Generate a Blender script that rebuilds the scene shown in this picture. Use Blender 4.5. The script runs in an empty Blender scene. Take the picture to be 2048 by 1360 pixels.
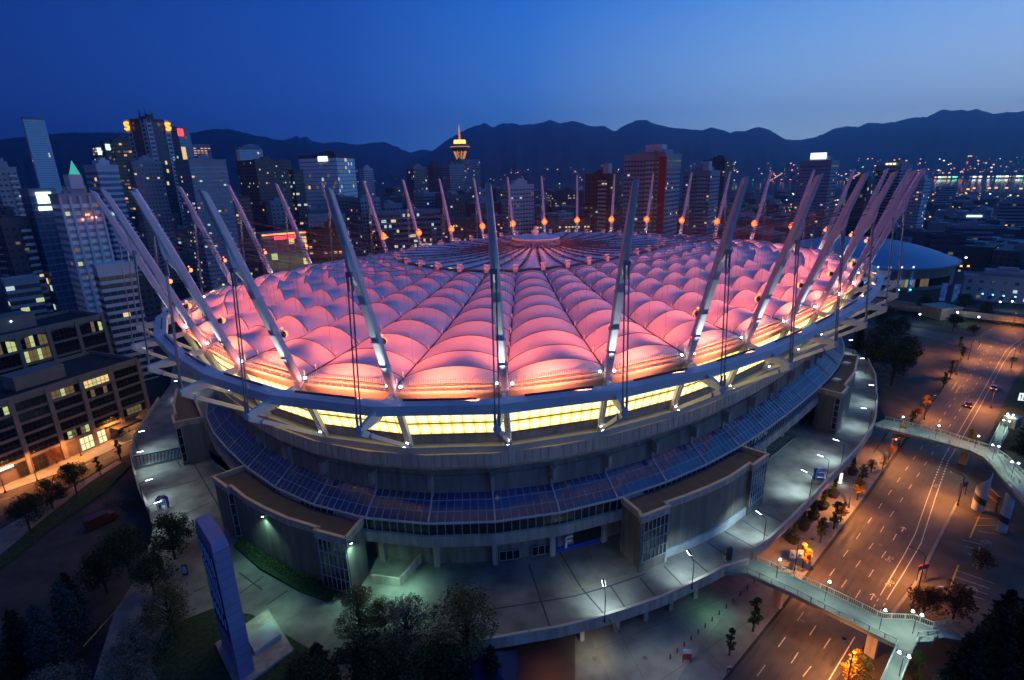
import bpy, math, random
from mathutils import Vector, Matrix
from math import sin, cos, pi, radians
rnd = random.Random(7)
C = bpy.context.scene.collection
sc = bpy.context.scene
V = Vector
# ------------------------------------------------------------------ camera
F, PIT, ROL, YAW, ZC = 1085.7, .29586, -.02378, -.03476, 78.5
_cp, _sp, _cr, _sr, _cy, _sy = cos(PIT), sin(PIT), cos(ROL), sin(ROL), cos(YAW), sin(YAW)
def ray(px, py):
    u = (px-1024)/F; v = -(py-680)/F
    x = u*_cr-v*_sr; up = u*_sr+v*_cr
    y = _cp+up*_sp; z = -_sp+up*_cp
    return V((x*_cy+y*_sy, -x*_sy+y*_cy, z))
def at(px, py, z=0.0):
    """the place on the level z that shows at a photo pixel"""
    r = ray(px, py); t = (z-ZC)/r.z
    return V((r.x*t, r.y*t, z))
def atd(px, py, d):
    """the place at horizontal distance d that shows at a photo pixel"""
    r = ray(px, py); t = d/math.hypot(r.x, r.y)
    return V((r.x*t, r.y*t, ZC+r.z*t))
cam = bpy.data.objects.new('camera', bpy.data.cameras.new('camera')); C.objects.link(cam); sc.camera = cam
cam.data.sensor_width = 36; cam.data.lens = F/2048*36; cam.data.clip_end = 40000; cam.data.clip_start = .5
_yw = Matrix(((_cy, _sy, 0), (-_sy, _cy, 0), (0, 0, 1)))
_f = _yw@V((0, _cp, -_sp)); _u0 = _yw@V((0, _sp, _cp)); _x0 = _yw@V((1, 0, 0))
_r = _x0*_cr+_u0*_sr; _u = -_x0*_sr+_u0*_cr
_M = Matrix.Identity(4)
for i in range(3): _M[i][0] = _r[i]; _M[i][1] = _u[i]; _M[i][2] = -_f[i]
_M[2][3] = ZC
cam.matrix_world = _M
sc.view_settings.view_transform = 'Standard'; sc.view_settings.look = 'None'; sc.view_settings.exposure = .15
sc.cycles.use_denoising = True
sc.cycles.max_bounces = 4; sc.cycles.diffuse_bounces = 2; sc.cycles.glossy_bounces = 2; sc.cycles.transmission_bounces = 2
sc.cycles.sample_clamp_indirect = 3
# ------------------------------------------------------------------ materials
MAT = {}
def mat(name, col, rough=.6, metal=0, noise=0, scale=1.0, emit=None, es=0, spec=.5, bump=0, detail=4, streak=0):
    if name in MAT: return MAT[name]
    m = bpy.data.materials.new(name); m.use_nodes = True
    nt = m.node_tree; b = nt.nodes['Principled BSDF']
    b.inputs['Base Color'].default_value = (*col, 1); b.inputs['Roughness'].default_value = rough
    b.inputs['Metallic'].default_value = metal; b.inputs['Specular IOR Level'].default_value = spec
    if noise or bump:
        tc = nt.nodes.new('ShaderNodeNewGeometry'); n = nt.nodes.new('ShaderNodeTexNoise')
        n.inputs['Scale'].default_value = scale; n.inputs['Detail'].default_value = detail
        if streak:
            vm = nt.nodes.new('ShaderNodeVectorMath'); vm.operation = 'MULTIPLY'; vm.inputs[1].default_value = (1, 1, streak); nt.links.new(tc.outputs['Position'], vm.inputs[0]); nt.links.new(vm.outputs[0], n.inputs['Vector'])
        else: nt.links.new(tc.outputs['Position'], n.inputs['Vector'])
        if noise:
            mx = nt.nodes.new('ShaderNodeMix'); mx.data_type = 'RGBA'
            mx.inputs[6].default_value = (*[c*(1-noise) for c in col], 1); mx.inputs[7].default_value = (*[min(1, c*(1+noise)) for c in col], 1)
            mr = nt.nodes.new('ShaderNodeMapRange'); mr.inputs[1].default_value = .3; mr.inputs[2].default_value = .7
            nt.links.new(n.outputs[0], mr.inputs[0]); nt.links.new(mr.outputs[0], mx.inputs[0]); nt.links.new(mx.outputs[2], b.inputs['Base Color'])
        if bump:
            bp = nt.nodes.new('ShaderNodeBump'); bp.inputs['Strength'].default_value = bump
            nt.links.new(n.outputs[0], bp.inputs['Height']); nt.links.new(bp.outputs[0], b.inputs['Normal'])
    if emit:
        b.inputs['Emission Color'].default_value = (*emit, 1); b.inputs['Emission Strength'].default_value = es
    MAT[name] = m
    return m
def lit(name, col, s, sample=False):
    m = mat(name, (.02, .02, .02), .5, emit=col, es=s)
    if not sample: m.cycles.emission_sampling = 'NONE'
    return m
steel = mat('white_steel', (.72, .7, .7), .45, noise=.06, scale=.6)
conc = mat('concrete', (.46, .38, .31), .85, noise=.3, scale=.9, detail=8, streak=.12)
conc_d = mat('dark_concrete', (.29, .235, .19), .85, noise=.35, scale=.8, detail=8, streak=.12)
beige = mat('beige_panel', (.46, .38, .33), .7, noise=.08, scale=.35)
darkm = mat('dark_metal', (.04, .04, .045), .5)
black = mat('black_void', (.01, .01, .012), .9)
cablem = mat('cable_steel', (.3, .28, .3), .5)
glass = mat('blue_glass', (.02, .045, .17), .1, noise=.4, scale=.08); glass.node_tree.nodes['Principled BSDF'].inputs['IOR'].default_value = 1.95
dglass = mat('dark_glass', (.012, .016, .022), .12, spec=.8)
mull = mat('mullion_paint', (.5, .53, .6), .5)
coping = mat('coping_metal', (.62, .5, .42), .5)
roofing = mat('gravel_roofing', (.13, .105, .1), .95, noise=.15, scale=.5)
# ------------------------------------------------------------------ mesh helpers
class MB:
    def __init__(s): s.v = []; s.f = []; s.m = []
    def add(s, vs, fs, mi=0):
        o = len(s.v); s.v += [V(v) for v in vs]
        s.f += [tuple(o+i for i in f) for f in fs]; s.m += [mi]*len(fs)
        return s
    def poly(s, pts, mi=0): return s.add(pts, [tuple(range(len(pts)))], mi)
    def box(s, c, size, rz=0, mi=0, taper=1.0):
        c = V(c); x, y, z = [k/2 for k in size]; cr, sr = cos(rz), sin(rz); vs = []
        for dz, t in ((-z, 1), (z, taper)):
            for dx, dy in ((-x, -y), (x, -y), (x, y), (-x, y)):
                vs.append(c+V(((dx*cr-dy*sr)*t, (dx*sr+dy*cr)*t, dz)))
        return s.add(vs, [(3, 2, 1, 0), (4, 5, 6, 7), (0, 1, 5, 4), (1, 2, 6, 5), (2, 3, 7, 6), (3, 0, 4, 7)], mi)
    def beam(s, a, b, w, h, up=(0, 0, 1), mi=0, w2=None, h2=None):
        a, b = V(a), V(b); d = (b-a).normalized(); r = d.cross(V(up))
        if r.length < 1e-4: r = d.cross(V((0, 1, 0)))
        r.normalize(); u = r.cross(d); w2 = w if w2 is None else w2; h2 = h if h2 is None else h2; vs = []
        for p, ww, hh in ((a, w, h), (b, w2, h2)):
            for i, j in ((-1, -1), (1, -1), (1, 1), (-1, 1)): vs.append(p+r*i*ww/2+u*j*hh/2)
        return s.add(vs, [(3, 2, 1, 0), (4, 5, 6, 7), (0, 1, 5, 4), (1, 2, 6, 5), (2, 3, 7, 6), (3, 0, 4, 7)], mi)
    def tube(s, pts, r, n=6, mi=0):
        pts = [V(p) for p in pts]; rs = r if isinstance(r, (list, tuple)) else [r]*len(pts); vs = []; fs = []
        for k, p in enumerate(pts):
            d = (pts[min(k+1, len(pts)-1)]-pts[max(k-1, 0)]).normalized()
            a = d.cross(V((0, 0, 1)));
            if a.length < 1e-3: a = V((1, 0, 0))
            a.normalize(); b = a.cross(d)
            vs += [p+(a*cos(2*pi*i/n)+b*sin(2*pi*i/n))*rs[k] for i in range(n)]
        for k in range(len(pts)-1):
            for i in range(n): fs.append((k*n+i, k*n+(i+1) % n, (k+1)*n+(i+1) % n, (k+1)*n+i))
        fs += [tuple(range(n))[::-1], tuple((len(pts)-1)*n+i for i in range(n))]
        return s.add(vs, fs, mi)
    def prism(s, pts, z0, z1, mi=0, mt=None, bottom=False):
        n = len(pts); a = sum(pts[i][0]*pts[(i+1) % n][1]-pts[(i+1) % n][0]*pts[i][1] for i in range(n))
        if a < 0: pts = pts[::-1]
        lo = [V((p[0], p[1], z0)) for p in pts]; hi = [V((p[0], p[1], z1)) for p in pts]
        s.add(lo+hi, [(i, (i+1) % n, n+(i+1) % n, n+i) for i in range(n)], mi)
        s.add(hi, [tuple(range(n))], mi if mt is None else mt)
        if bottom: s.add(lo, [tuple(range(n))[::-1]], mi)
        return s
    def wall(s, pts, z0, z1, t, mi=0, closed=False):
        """upright strip of thickness t along a line"""
        k = len(pts); m = k if closed else k-1
        for i in range(m):
            a, b = V(pts[i]), V(pts[(i+1) % k]); a.z = b.z = (z0+z1)/2
            e = (b-a).normalized()*t*.5 if (i < m-1 or closed) else V((0, 0, 0))
            s.beam(a, b+e, t, z1-z0, mi=mi)
        return s
    def strip(s, A, B, mi=0):
        n = len(A); return s.add(list(A)+list(B), [(i, i+1, n+i+1, n+i) for i in range(n-1)], mi)
    def cyl(s, c, r, h, n=12, r2=None, mi=0):
        c = V(c); r2 = r if r2 is None else r2
        vs = [c+V((cos(2*pi*i/n)*r, sin(2*pi*i/n)*r, 0)) for i in range(n)]+[c+V((cos(2*pi*i/n)*r2, sin(2*pi*i/n)*r2, h)) for i in range(n)]
        return s.add(vs, [(i, (i+1) % n, n+(i+1) % n, n+i) for i in range(n)]+[tuple(range(n))[::-1], tuple(range(n, 2*n))], mi)
    def ball(s, c, r, n=8, mi=0, sz=1):
        c = V(c); vs = []; m = n//2+1
        for j in range(m+1):
            t = pi*j/m
            for i in range(n): vs.append(c+V((sin(t)*cos(2*pi*i/n)*r, sin(t)*sin(2*pi*i/n)*r, cos(t)*r*sz)))
        return s.add(vs, [(j*n+i, (j+1)*n+i, (j+1)*n+(i+1) % n, j*n+(i+1) % n) for j in range(m) for i in range(n)], mi)
    def mesh(s, name, mats, org=(0, 0, 0), smooth=False):
        me = bpy.data.meshes.new(name); o = V(org)
        me.from_pydata([v-o for v in s.v], [], s.f)
        for m in (mats if isinstance(mats, (list, tuple)) else [mats]): me.materials.append(m)
        me.polygons.foreach_set('material_index', s.m)
        if smooth: me.polygons.foreach_set('use_smooth', [True]*len(s.f))
        me.update(); return me
    def build(s, name, mats, parent=None, loc=None, smooth=False):
        """one object; its verts are world positions, the parent stands unrotated"""
        w = V((0, 0, 0)); p = parent
        while p: w += p.location; p = p.parent
        l = V(loc) if loc is not None else (V((0, 0, 0)) if parent else V((0, 0, 0)))
        o = bpy.data.objects.new(name, s.mesh(name, mats, w+l, smooth)); o.location = l; o.parent = parent
        C.objects.link(o); return o
def tag(o, label=None, cat=None, group=None, kind=None):
    if label: o['label'] = label
    if cat: o['category'] = cat
    if group: o['group'] = group
    if kind: o['kind'] = kind
    return o
def thing(name, loc, label, cat, group=None, rz=0):
    o = bpy.data.objects.new(name, None); C.objects.link(o); o.location = loc; o.rotation_euler.z = rz
    o.empty_display_size = .5
    return tag(o, label, cat, group)
def kids(o): return [c for c in C.objects if c.parent == o]
def copy_tree(o, parent=None, ks=None):
    c = o.copy(); C.objects.link(c)
    if parent: c.parent = parent
    for k in kids(o): copy_tree(k, c)
    return c
def lamp(kind, loc, energy, col=(1, 1, 1), r=.2, aim=None, cone=None, blend=.5):
    d = bpy.data.lights.new('lamp_light', kind); d.energy = energy; d.color = col; d.shadow_soft_size = r
    if kind == 'SPOT': d.spot_size = radians(cone or 90); d.spot_blend = blend
    o = bpy.data.objects.new('lamp_light', d); C.objects.link(o); o.location = loc
    if aim is not None: o.rotation_euler = (V(aim)-V(loc)).to_track_quat('-Z', 'Y').to_euler()
    return o
# ------------------------------------------------------------------ sky
w = bpy.data.worlds.new('World'); sc.world = w; w.use_nodes = True
nt = w.node_tree; N = nt.nodes; Lk = nt.links; bg = N['Background']
tc = N.new('ShaderNodeTexCoord'); sep = N.new('ShaderNodeSeparateXYZ'); Lk.new(tc.outputs['Generated'], sep.inputs[0])
dot = N.new('ShaderNodeVectorMath'); dot.operation = 'DOT_PRODUCT'; dot.inputs[1].default_value = (sin(radians(72)), cos(radians(72)), 0)
Lk.new(tc.outputs['Generated'], dot.inputs[0])
def ramp(stops, src, lo, hi):
    mr = N.new('ShaderNodeMapRange'); mr.inputs[1].default_value = lo; mr.inputs[2].default_value = hi; Lk.new(src, mr.inputs[0])
    r = N.new('ShaderNodeValToRGB'); el = r.color_ramp.elements; r.color_ramp.interpolation = 'EASE' if 0 else 'LINEAR'
    while len(el) < len(stops): el.new(.5)
    for e, (p, c) in zip(el, stops): e.position = p; e.color = (*c, 1)
    Lk.new(mr.outputs[0], r.inputs[0]); return r.outputs[0]
P_ = lambda v: (v+1)/2
hor = ramp([(0, (.15, .1, .085)), (P_(-.75), (.09, .07, .1)), (P_(-.5), (.01, .044, .26)), (P_(.0), (.03, .12, .48)), (P_(.3), (.085, .27, .68)), (P_(.62), (.42, .66, .88)), (P_(.87), (.68, .84, .92)), (1, (.6, .74, .8))], dot.outputs['Value'], -1, 1)  # first stops: unseen sky behind the camera, warmed to light the facades
top = ramp([(0, (.04, .05, .12)), (P_(-.75), (.03, .045, .13)), (P_(-.5), (.005, .028, .18)), (P_(.0), (.008, .066, .36)), (P_(.3), (.015, .135, .56)), (P_(.87), (.06, .31, .82)), (1, (.07, .3, .7))], dot.outputs['Value'], -1, 1)
zen = ramp([(0, (1, 1, 1)), (1, (.62, .5, .5))], sep.outputs['Z'], .25, 1)
m1 = N.new('ShaderNodeMix'); m1.data_type = 'RGBA'; mr = N.new('ShaderNodeMapRange'); mr.inputs[1].default_value = .0; mr.inputs[2].default_value = .3
mr.interpolation_type = 'SMOOTHSTEP' if 0 else 'LINEAR'
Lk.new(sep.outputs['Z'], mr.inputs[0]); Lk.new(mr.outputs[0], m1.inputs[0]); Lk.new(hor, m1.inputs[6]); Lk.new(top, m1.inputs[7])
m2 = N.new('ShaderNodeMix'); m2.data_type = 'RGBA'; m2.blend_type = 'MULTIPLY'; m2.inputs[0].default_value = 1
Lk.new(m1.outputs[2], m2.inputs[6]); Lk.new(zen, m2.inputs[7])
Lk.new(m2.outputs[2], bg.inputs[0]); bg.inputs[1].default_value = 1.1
# ------------------------------------------------------------------ stadium outline
OA, OB, ON, OROT, OCX, OCY, OS0 = 115.725, 84.277, 2.6404, .79795, 11.042, 192.266, .611
_M0 = 1440; _PP = []
for k in range(_M0):
    t = 2*pi*k/_M0; c, s = cos(t), sin(t)
    _PP.append((OA*math.copysign(abs(c)**(2/ON), c), OB*math.copysign(abs(s)**(2/ON), s)))
_L = [0.]
for k in range(_M0): a, b = _PP[k], _PP[(k+1) % _M0]; _L.append(_L[-1]+math.hypot(b[0]-a[0], b[1]-a[1]))
import bisect
def _pt(d):
    d %= _L[-1]; i = min(bisect.bisect_right(_L, d)-1, _M0-1); a, b = _PP[i], _PP[(i+1) % _M0]
    t = (d-_L[i])/max(1e-9, _L[i+1]-_L[i]); return a[0]+(b[0]-a[0])*t, a[1]+(b[1]-a[1])*t
def O(s, off=0.0, z=0.0, e=2.0):
    """point at share s of the outline, off metres outwards"""
    d = s*_L[-1]; x, y = _pt(d); a = _pt(d+e); b = _pt(d-e); tx, ty = a[0]-b[0], a[1]-b[1]; l = math.hypot(tx, ty)
    x += off*ty/l; y -= off*tx/l
    return V((x*cos(OROT)-y*sin(OROT)+OCX, x*sin(OROT)+y*cos(OROT)+OCY, z))
BL = .757
def mast_dir(s):
    d = s*_L[-1]; x, y = _pt(d); a = _pt(d+.5); b = _pt(d-.5); tx, ty = a[0]-b[0], a[1]-b[1]; l = math.hypot(tx, ty)
    nx, ny = ty/l, -tx/l; r = math.hypot(x, y); nx = nx*(1-BL)+x/r*BL; ny = ny*(1-BL)+y/r*BL; l = math.hypot(nx, ny); nx /= l; ny /= l
    return V((nx*cos(OROT)-ny*sin(OROT), nx*sin(OROT)+ny*cos(OROT), 0))
S36 = [OS0+i/36 for i in range(36)]
NB = [O(s, 0, 0) for s in S36]; ND = [mast_dir(s) for s in S36]
def nd(i, off, z): p = NB[i % 36]+ND[i % 36]*off; return V((p.x, p.y, z))
ZR = 44.5
best = min(((O(k/1000, -1, 18.5)-at(857.5, 1048, 18.5)).length, k/1000) for k in range(1000))[1]
S54 = [best+i/54 for i in range(54)]
def pl(j, off, z): return O(S54[j % 54], off, z)
# ================================================================== STADIUM
st = thing('stadium', (OCX, OCY, 0), 'huge oval stadium with pink lit cushion roof and a crown of leaning white masts', 'stadium')
memb = bpy.data.materials.new('roof_membrane'); memb.use_nodes = True
_n = memb.node_tree; _b = _n.nodes['Principled BSDF']; _b.inputs['Base Color'].default_value = (.8, .78, .78, 1); _b.inputs['Roughness'].default_value = .55
_g = _n.nodes.new('ShaderNodeNewGeometry'); _no = _n.nodes.new('ShaderNodeTexNoise'); _no.inputs['Scale'].default_value = .15; _no.inputs['Detail'].default_value = 6
_n.links.new(_g.outputs['Position'], _no.inputs['Vector'])
_cr2 = _n.nodes.new('ShaderNodeValToRGB'); _cr2.color_ramp.elements[0].position = .3; _cr2.color_ramp.elements[0].color = (.7, .68, .69, 1); _cr2.color_ramp.elements[1].position = .6; _cr2.color_ramp.elements[1].color = (.82, .8, .8, 1)
_n.links.new(_no.outputs[0], _cr2.inputs[0]); _n.links.new(_cr2.outputs[0], _b.inputs['Base Color'])
seam = mat('seam_cable', (.1, .08, .1), .6)
CIN = V((3, 200, 0)); KIN = .44; ZIN = 52.0; HUB = V((2.6, 202, 56))
def inner(i): p = CIN+(NB[i % 36]-V((OCX, OCY, 0)))*KIN; return V((p.x, p.y, ZIN))
NA = 9; VA = [0, .045, .135, .245, .37, .498, .618, .722, .822, .912, 1]; AMP = [.08, .55, .72, .85, .94, 1, 1, 1, 1, 1, .1]
for i in range(36):
    A0, A1 = nd(i, -1.3, ZR+.6), nd(i+1, -1.3, ZR+.6); R0, R1 = inner(i), inner(i+1)
    mb = MB(); nu, per = 14, 6; rows = []
    tot = (NA+1)*per
    for r in range(tot+1):
        ci = min(r//per, NA); w_ = (r-ci*per)/per; v = VA[ci]+(VA[ci+1]-VA[ci])*w_
        a = A0.lerp(R0, v); b = A1.lerp(R1, v)
        bow = sin(pi*v)*1.2; wd = (b-a).length; rise = wd*.212
        env = AMP[ci]+(AMP[ci+1]-AMP[ci])*w_
        if 0 < ci < NA: env *= 1-(.3+.14*v)*(4*w_*(1-w_))
        elif ci == NA: env = .1+.9*cos(w_*pi/2)
        row = []
        for k in range(nu+1):
            u = k/nu; p = a.lerp(b, u); q = 1-(2*u-1)**2
            row.append(V((p.x, p.y, p.z-bow+rise*env*q**.85)))
        rows.append(row)
    vs = [p for r in rows for p in r]; m = nu+1
    mb.add(vs, [(r*m+k, r*m+k+1, (r+1)*m+k+1, (r+1)*m+k) for r in range(tot) for k in range(nu)])
    o = mb.build('roof_cushion_strip', [memb], st, smooth=True)
    # keep the arch creases sharp
    me = o.data; at_ = me.attributes.new('sharp_edge', 'BOOLEAN', 'EDGE'); arr = []
    for e in me.edges:
        a_, b_ = e.vertices; arr.append(a_//m == b_//m and (a_//m) % per == 0)
    at_.data.foreach_set('value', arr)
    # arch tubes and the valley cable
    mb = MB()
    for k in range(1, NA+1):
        mb.tube([p+V((0, 0, .05)) for p in rows[k*per]], .09, 4)
    mb.build('roof_arch', [seam], o)
    mb = MB(); mb.tube([r[0]+V((0, 0, .12)) for r in rows[::3]], .16, 4)
    for k in range(0, NA+1): mb.cyl(rows[k*per][0], .12, 1.3, 5, mi=1)
    mb.build('valley_cable', [seam, steel], st)
    # retractable centre gore
    H0 = HUB+(R0-HUB).normalized()*9; H1 = HUB+(R1-HUB).normalized()*9; H0.z = H1.z = 53.6
    mb = MB(); nv = 8; vs = []
    for r in range(nv+1):
        v = r/nv; a = (R0+V((0, 0, .3))).lerp(H0, v); b = (R1+V((0, 0, .3))).lerp(H1, v)
        for k in range(5):
            u = k/4; p = a.lerp(b, u); vs.append(p+V((0, 0, (1-(2*u-1)**2)*(b-a).length*.1-sin(pi*v)*1.0)))
    mb.add(vs, [(r*5+k, r*5+k+1, (r+1)*5+k+1, (r+1)*5+k) for r in range(nv) for k in range(4)])
    g = mb.build('retractable_panel', [memb], st, smooth=True)
    mb = MB()
    for dd in (-.35, .35):
        t = (R1-R0).normalized()*dd
        mb.tube([(R0+V((0, 0, .6))).lerp(H0+V((0, 0, .3)), v)+t+V((0, 0, -sin(pi*v)*.9)) for v in (0, .25, .5, .75, 1)], .14, 4)
    for q in range(12):
        p = R0.lerp(H0, (q+.5)/12); mb.box(p+V((0, 0, .55-sin(pi*(q+.5)/12)*.9)), (.5, .5, .5))
    mb.build('roof_rail', [seam], st)
    mb = MB(); d = (R0-CIN).normalized(); rz = math.atan2(d.y, d.x)
    mb.box(R0+V((0, 0, 1.0)), (1.7, 1.2, 1.7), rz); mb.box(R0+V((0, 0, 2.0))+d*.4, (.7, 1.5, .5), rz)
    mb.build('cable_winch', [steel], st)
    mb = MB(); mb.tube([R0+V((0, 0, .5)), R1+V((0, 0, .5))], .45, 6); mb.tube([R0-d*1.2+V((0, 0, .9)), R1-(R1-CIN).normalized()*1.2+V((0, 0, .9))], .25, 5)
    mb.build('inner_ring', [seam], st)
# hub
mb = MB(); mb.cyl(HUB+V((0, 0, -.6)), 8.2, .5, 48, 8.8); mb.cyl(HUB+V((0, 0, -.1)), 8.8, .5, 48, 8.6)
mb.cyl(HUB+V((0, 0, .4)), 8.6, .7, 48, .8); mb.cyl(HUB+V((0, 0, -3.1)), 9.6, .5, 48); hub = mb.build('centre_hub', [memb], st)
for k in range(10):
    a = 2*pi*k/10; q = HUB+V((cos(a)*9.5, sin(a)*9.5, 2.2)); lamp('SPOT', q, 1600, (1, .2, .2), .5, HUB+V((cos(a)*36, sin(a)*36, -4)), 150, .8)
mb = MB()
for k in range(48):
    a = 2*pi*k/48; mb.beam(HUB+V((cos(a)*8, sin(a)*8, -.6)), HUB+V((cos(a)*9.3, sin(a)*9.3, -2.3)), .16, .16)
mb.tube([HUB+V((cos(2*pi*k/48)*9.3, sin(2*pi*k/48)*9.3, -2.3)) for k in range(49)], .25, 5)
mb.build('hub_truss', [steel], hub)
mb = MB(); mb.cyl(HUB+V((0, 0, .9)), .7, 1.2, 10); mb.ball(HUB+V((0, 0, 2.6)), 1.0, 10); mb.ball(HUB+V((0, 0, 3.9)), .5, 8)
mb.build('finial', [memb], hub, smooth=True)
# ---- perimeter structure, one set of pieces per mast bay
DT = 11.5265; ZT = ZC-1.2285
lit_y = bpy.data.materials.new('lit_panel'); lit_y.use_nodes = True
_n = lit_y.node_tree; _b = _n.nodes['Principled BSDF']; _uv = _n.nodes.new('ShaderNodeUVMap')
_s = _n.nodes.new('ShaderNodeSeparateXYZ'); _n.links.new(_uv.outputs[0], _s.inputs[0])
def mth(op, a, b=None, v=None):
    m = _n.nodes.new('ShaderNodeMath'); m.operation = op
    _n.links.new(a, m.inputs[0])
    if b is not None: _n.links.new(b, m.inputs[1])
    if v is not None: m.inputs[1].default_value = v
    return m.outputs[0]
fx = mth('FRACT', _s.outputs[0]); fy = mth('FRACT', _s.outputs[1])
gx = mth('MULTIPLY', mth('SUBTRACT', fx, v=.5), mth('SUBTRACT', fx, v=.5)); gy = mth('MULTIPLY', mth('SUBTRACT', fy, v=.45), mth('SUBTRACT', fy, v=.45))
dd_ = mth('ADD', mth('MULTIPLY', gx, v=1.6), mth('MULTIPLY', gy, v=2.4))
_cr3 = _n.nodes.new('ShaderNodeValToRGB'); e = _cr3.color_ramp.elements; e[0].position = 0; e[0].color = (1, .92, .5, 1); e[1].position = .62; e[1].color = (.62, .42, .04, 1)
_n.links.new(dd_, _cr3.inputs[0]); _n.links.new(_cr3.outputs[0], _b.inputs['Emission Color']); _b.inputs['Emission Strength'].default_value = 1.75
_b.inputs['Base Color'].default_value = (.3, .3, .25, 1)
ledge_m = mat('ledge_paint', (.5, .47, .4), .7, noise=.1, scale=.4)
gal = mat('service_rail', (.25, .22, .24), .6)
fl_w = lit('flood_white', (.85, .95, 1), 22); fl_r = lit('flood_red', (1, .24, .08), 2.6); bcn = lit('beacon_red', (1, .04, .02), 7)
# one mast in its own frame: x along the ring, y outwards, z up from the ring
def mast_meshes():
    mb = MB(); H = ZT-ZR; vs = []; prof = [(0, .4, .38, .38, 0), (.05, .6, .6, .6, 0), (.2, .64, .66, .66, 0), (.45, .64, .7, .7, 0), (.7, .6, .68, .68, 0), (.85, .5, .6, .6, 0), (1.0, .38, .46, .44, 0)]
    ax = V((0, DT, H)).normalized(); nrm = V((0, ax.z, -ax.y)); K = 8
    for t, hw, inn, out, _ in prof:
        p = V((0, DT*t, H*t)); c = .72
        sh = [(-hw, -inn*c), (-hw*c, -inn), (hw*c, -inn), (hw, -inn*c), (hw, out*c), (hw*c, out), (-hw*c, out), (-hw, out*c)]
        vs += [p+V((x, 0, 0))+nrm*y+(ax*(.9*y) if t == 1.0 else V((0, 0, 0))) for x, y in sh]
    fs = []
    for j in range(len(prof)-1): fs += [(j*K+k, j*K+(k+1) % K, (j+1)*K+(k+1) % K, (j+1)*K+k) for k in range(K)]
    fs += [tuple(range(K))[::-1], tuple((len(prof)-1)*K+k for k in range(K))]
    mb.add(vs, fs)
    fp = [V((0, DT*t, H*t))+nrm*(.5+o_) for t, o_ in ((.58, 0), (.665, .85), (.7, .85), (.8, 0))]; mb.add([p+V((-.25, 0, 0)) for p in fp]+[p+V((.25, 0, 0)) for p in fp], [(0, 1, 2, 3), (7, 6, 5, 4), (0, 4, 5, 1), (1, 5, 6, 2), (2, 6, 7, 3), (3, 7, 4, 0)])
    mb.box((0, 0, -.2), (1.3, 1.4, .9)); mb.box((0, DT*.16, H*.16), (1.5, 1.62, .1)); mb.box((0, DT*.3, H*.3), (1.5, 1.7, .08)); mb.box((0, DT*.5, H*.5), (1.5, 1.7, .06))
    for k in range(4):
        t = .74+.025*k; mb.box((0, DT*t-.8, H*t), (.7, .5, .22))
    mast = mb.mesh('mast', [steel])
    t = .285; p = V((0, DT*t-1.15, H*t))
    mb = MB(); mb.box(p+V((0, .4, 0)), (1.0, .5, .3)); mb.cyl(p+V((0, 0, -.35)), .5, .7, 10); mb.tube([p+V((0, -.05, 0)), p+V((0, -.33, 0))], [.4, .62], 14); red = mb.mesh('colour_floodlight', [darkm])
    mb = MB(); mb.ball(p+V((0, -.5, 0)), .6, 10); mb.ball(p+V((0, -.2, 1.05)), .24, 8); mb.tube([p+V((0, -.2, 0)), p+V((0, -.34, 0))], [.36, .56], 14, mi=1); global RHALO; m2 = MB(); m2.ball(p+V((0, -.7, 0)), .95, 10); m2.ball(p+V((0, -.2, 1.4)), .34, 8); m2.tube([p+V((0, -.1, 0)), p+V((0, -.4, 0))], [.9, 1.55], 16, mi=1); RHALO = m2.mesh('lens', [lit('flood_red_halo', (1, .15, .035), 3.4), lit('reflector_glow_red', (1, .13, .03), 1.6)]); redb = mb.mesh('lens', [fl_r, lit('reflector_glow_red', (1, .13, .03), 1.6)])  # emissive reflector cones and an oversized lens variant imitate the lamps' glow halo
    ups = []
    for sx in (-1, 1):
        mb = MB(); mb.cyl((sx*1.25, -.2, .5), .2, .4, 8); a = mb.mesh('uplight', [darkm])
        mb = MB(); mb.ball((sx*1.25, -.2, 1.0), .24, 8); b = mb.mesh('lens', [fl_w]); ups.append((a, b))
    mb = MB(); mb.ball((.5, DT*.23-1.2, H*.15), .22, 6); bc = mb.mesh('beacon', [bcn])
    # stay cables down to the outrigger tip
    mb = MB(); T = V((0, 10.75, 43-ZR)); q = V((0, DT*.67+1.35, H*.67-.9))
    for sx in (-.32, .32):
        mb.tube([T+V((sx, 0, .3)), q+V((sx, 0, 0))], .12, 5); mb.cyl(T+V((sx, 0, .2)), .2, 2.0, 6); mb.cyl(q+V((sx, 0, -2.2)), .19, 2.0, 6)
    mb.box(q+V((0, -.1, .2)), (1.0, .5, .7))
    stay = mb.mesh('back_stay', [cablem])
    # outrigger beam with swelling girder
    mb = MB(); prof = [(-.6, .3, .5), (2.5, .32, .7), (5.2, .36, 1.2), (8, .3, .95), (10.6, .24, .55), (11.2, .22, .45)]; vs = []
    for y, hw, hh in prof:
        zc = -.35-1.15*y/10.75
        vs += [V((-hw, y, zc-hh*1.3)), V((hw, y, zc-hh*1.3)), V((hw, y, zc+hh*.45)), V((-hw, y, zc+hh*.45))]
    fs = [(j*4+k, j*4+(k+1) % 4, (j+1)*4+(k+1) % 4, (j+1)*4+k) for j in range(len(prof)-1) for k in range(4)]+[(3, 2, 1, 0), tuple(4*(len(prof)-1)+k for k in range(4))]
    mb.add(vs, fs); mb.box((0, 10.75, -1.8), (.95, .8, 1.3)); mb.tube([(-.62, 10.75, -1.9), (.62, 10.75, -1.9)], .3, 8); outr = mb.mesh('outrigger_beam', [steel])
    # strut from the tip back to the foot of the column
    mb = MB(); a = V((0, 10.4, -2.4)); b = V((0, -4.0, 32.4-ZR)); mb.beam(a, b, .5, .7, up=(0, 0, 1)); mb.beam(a+V((0, .4, .3)), a+(b-a)*.1, .7, 1.0)
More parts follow.
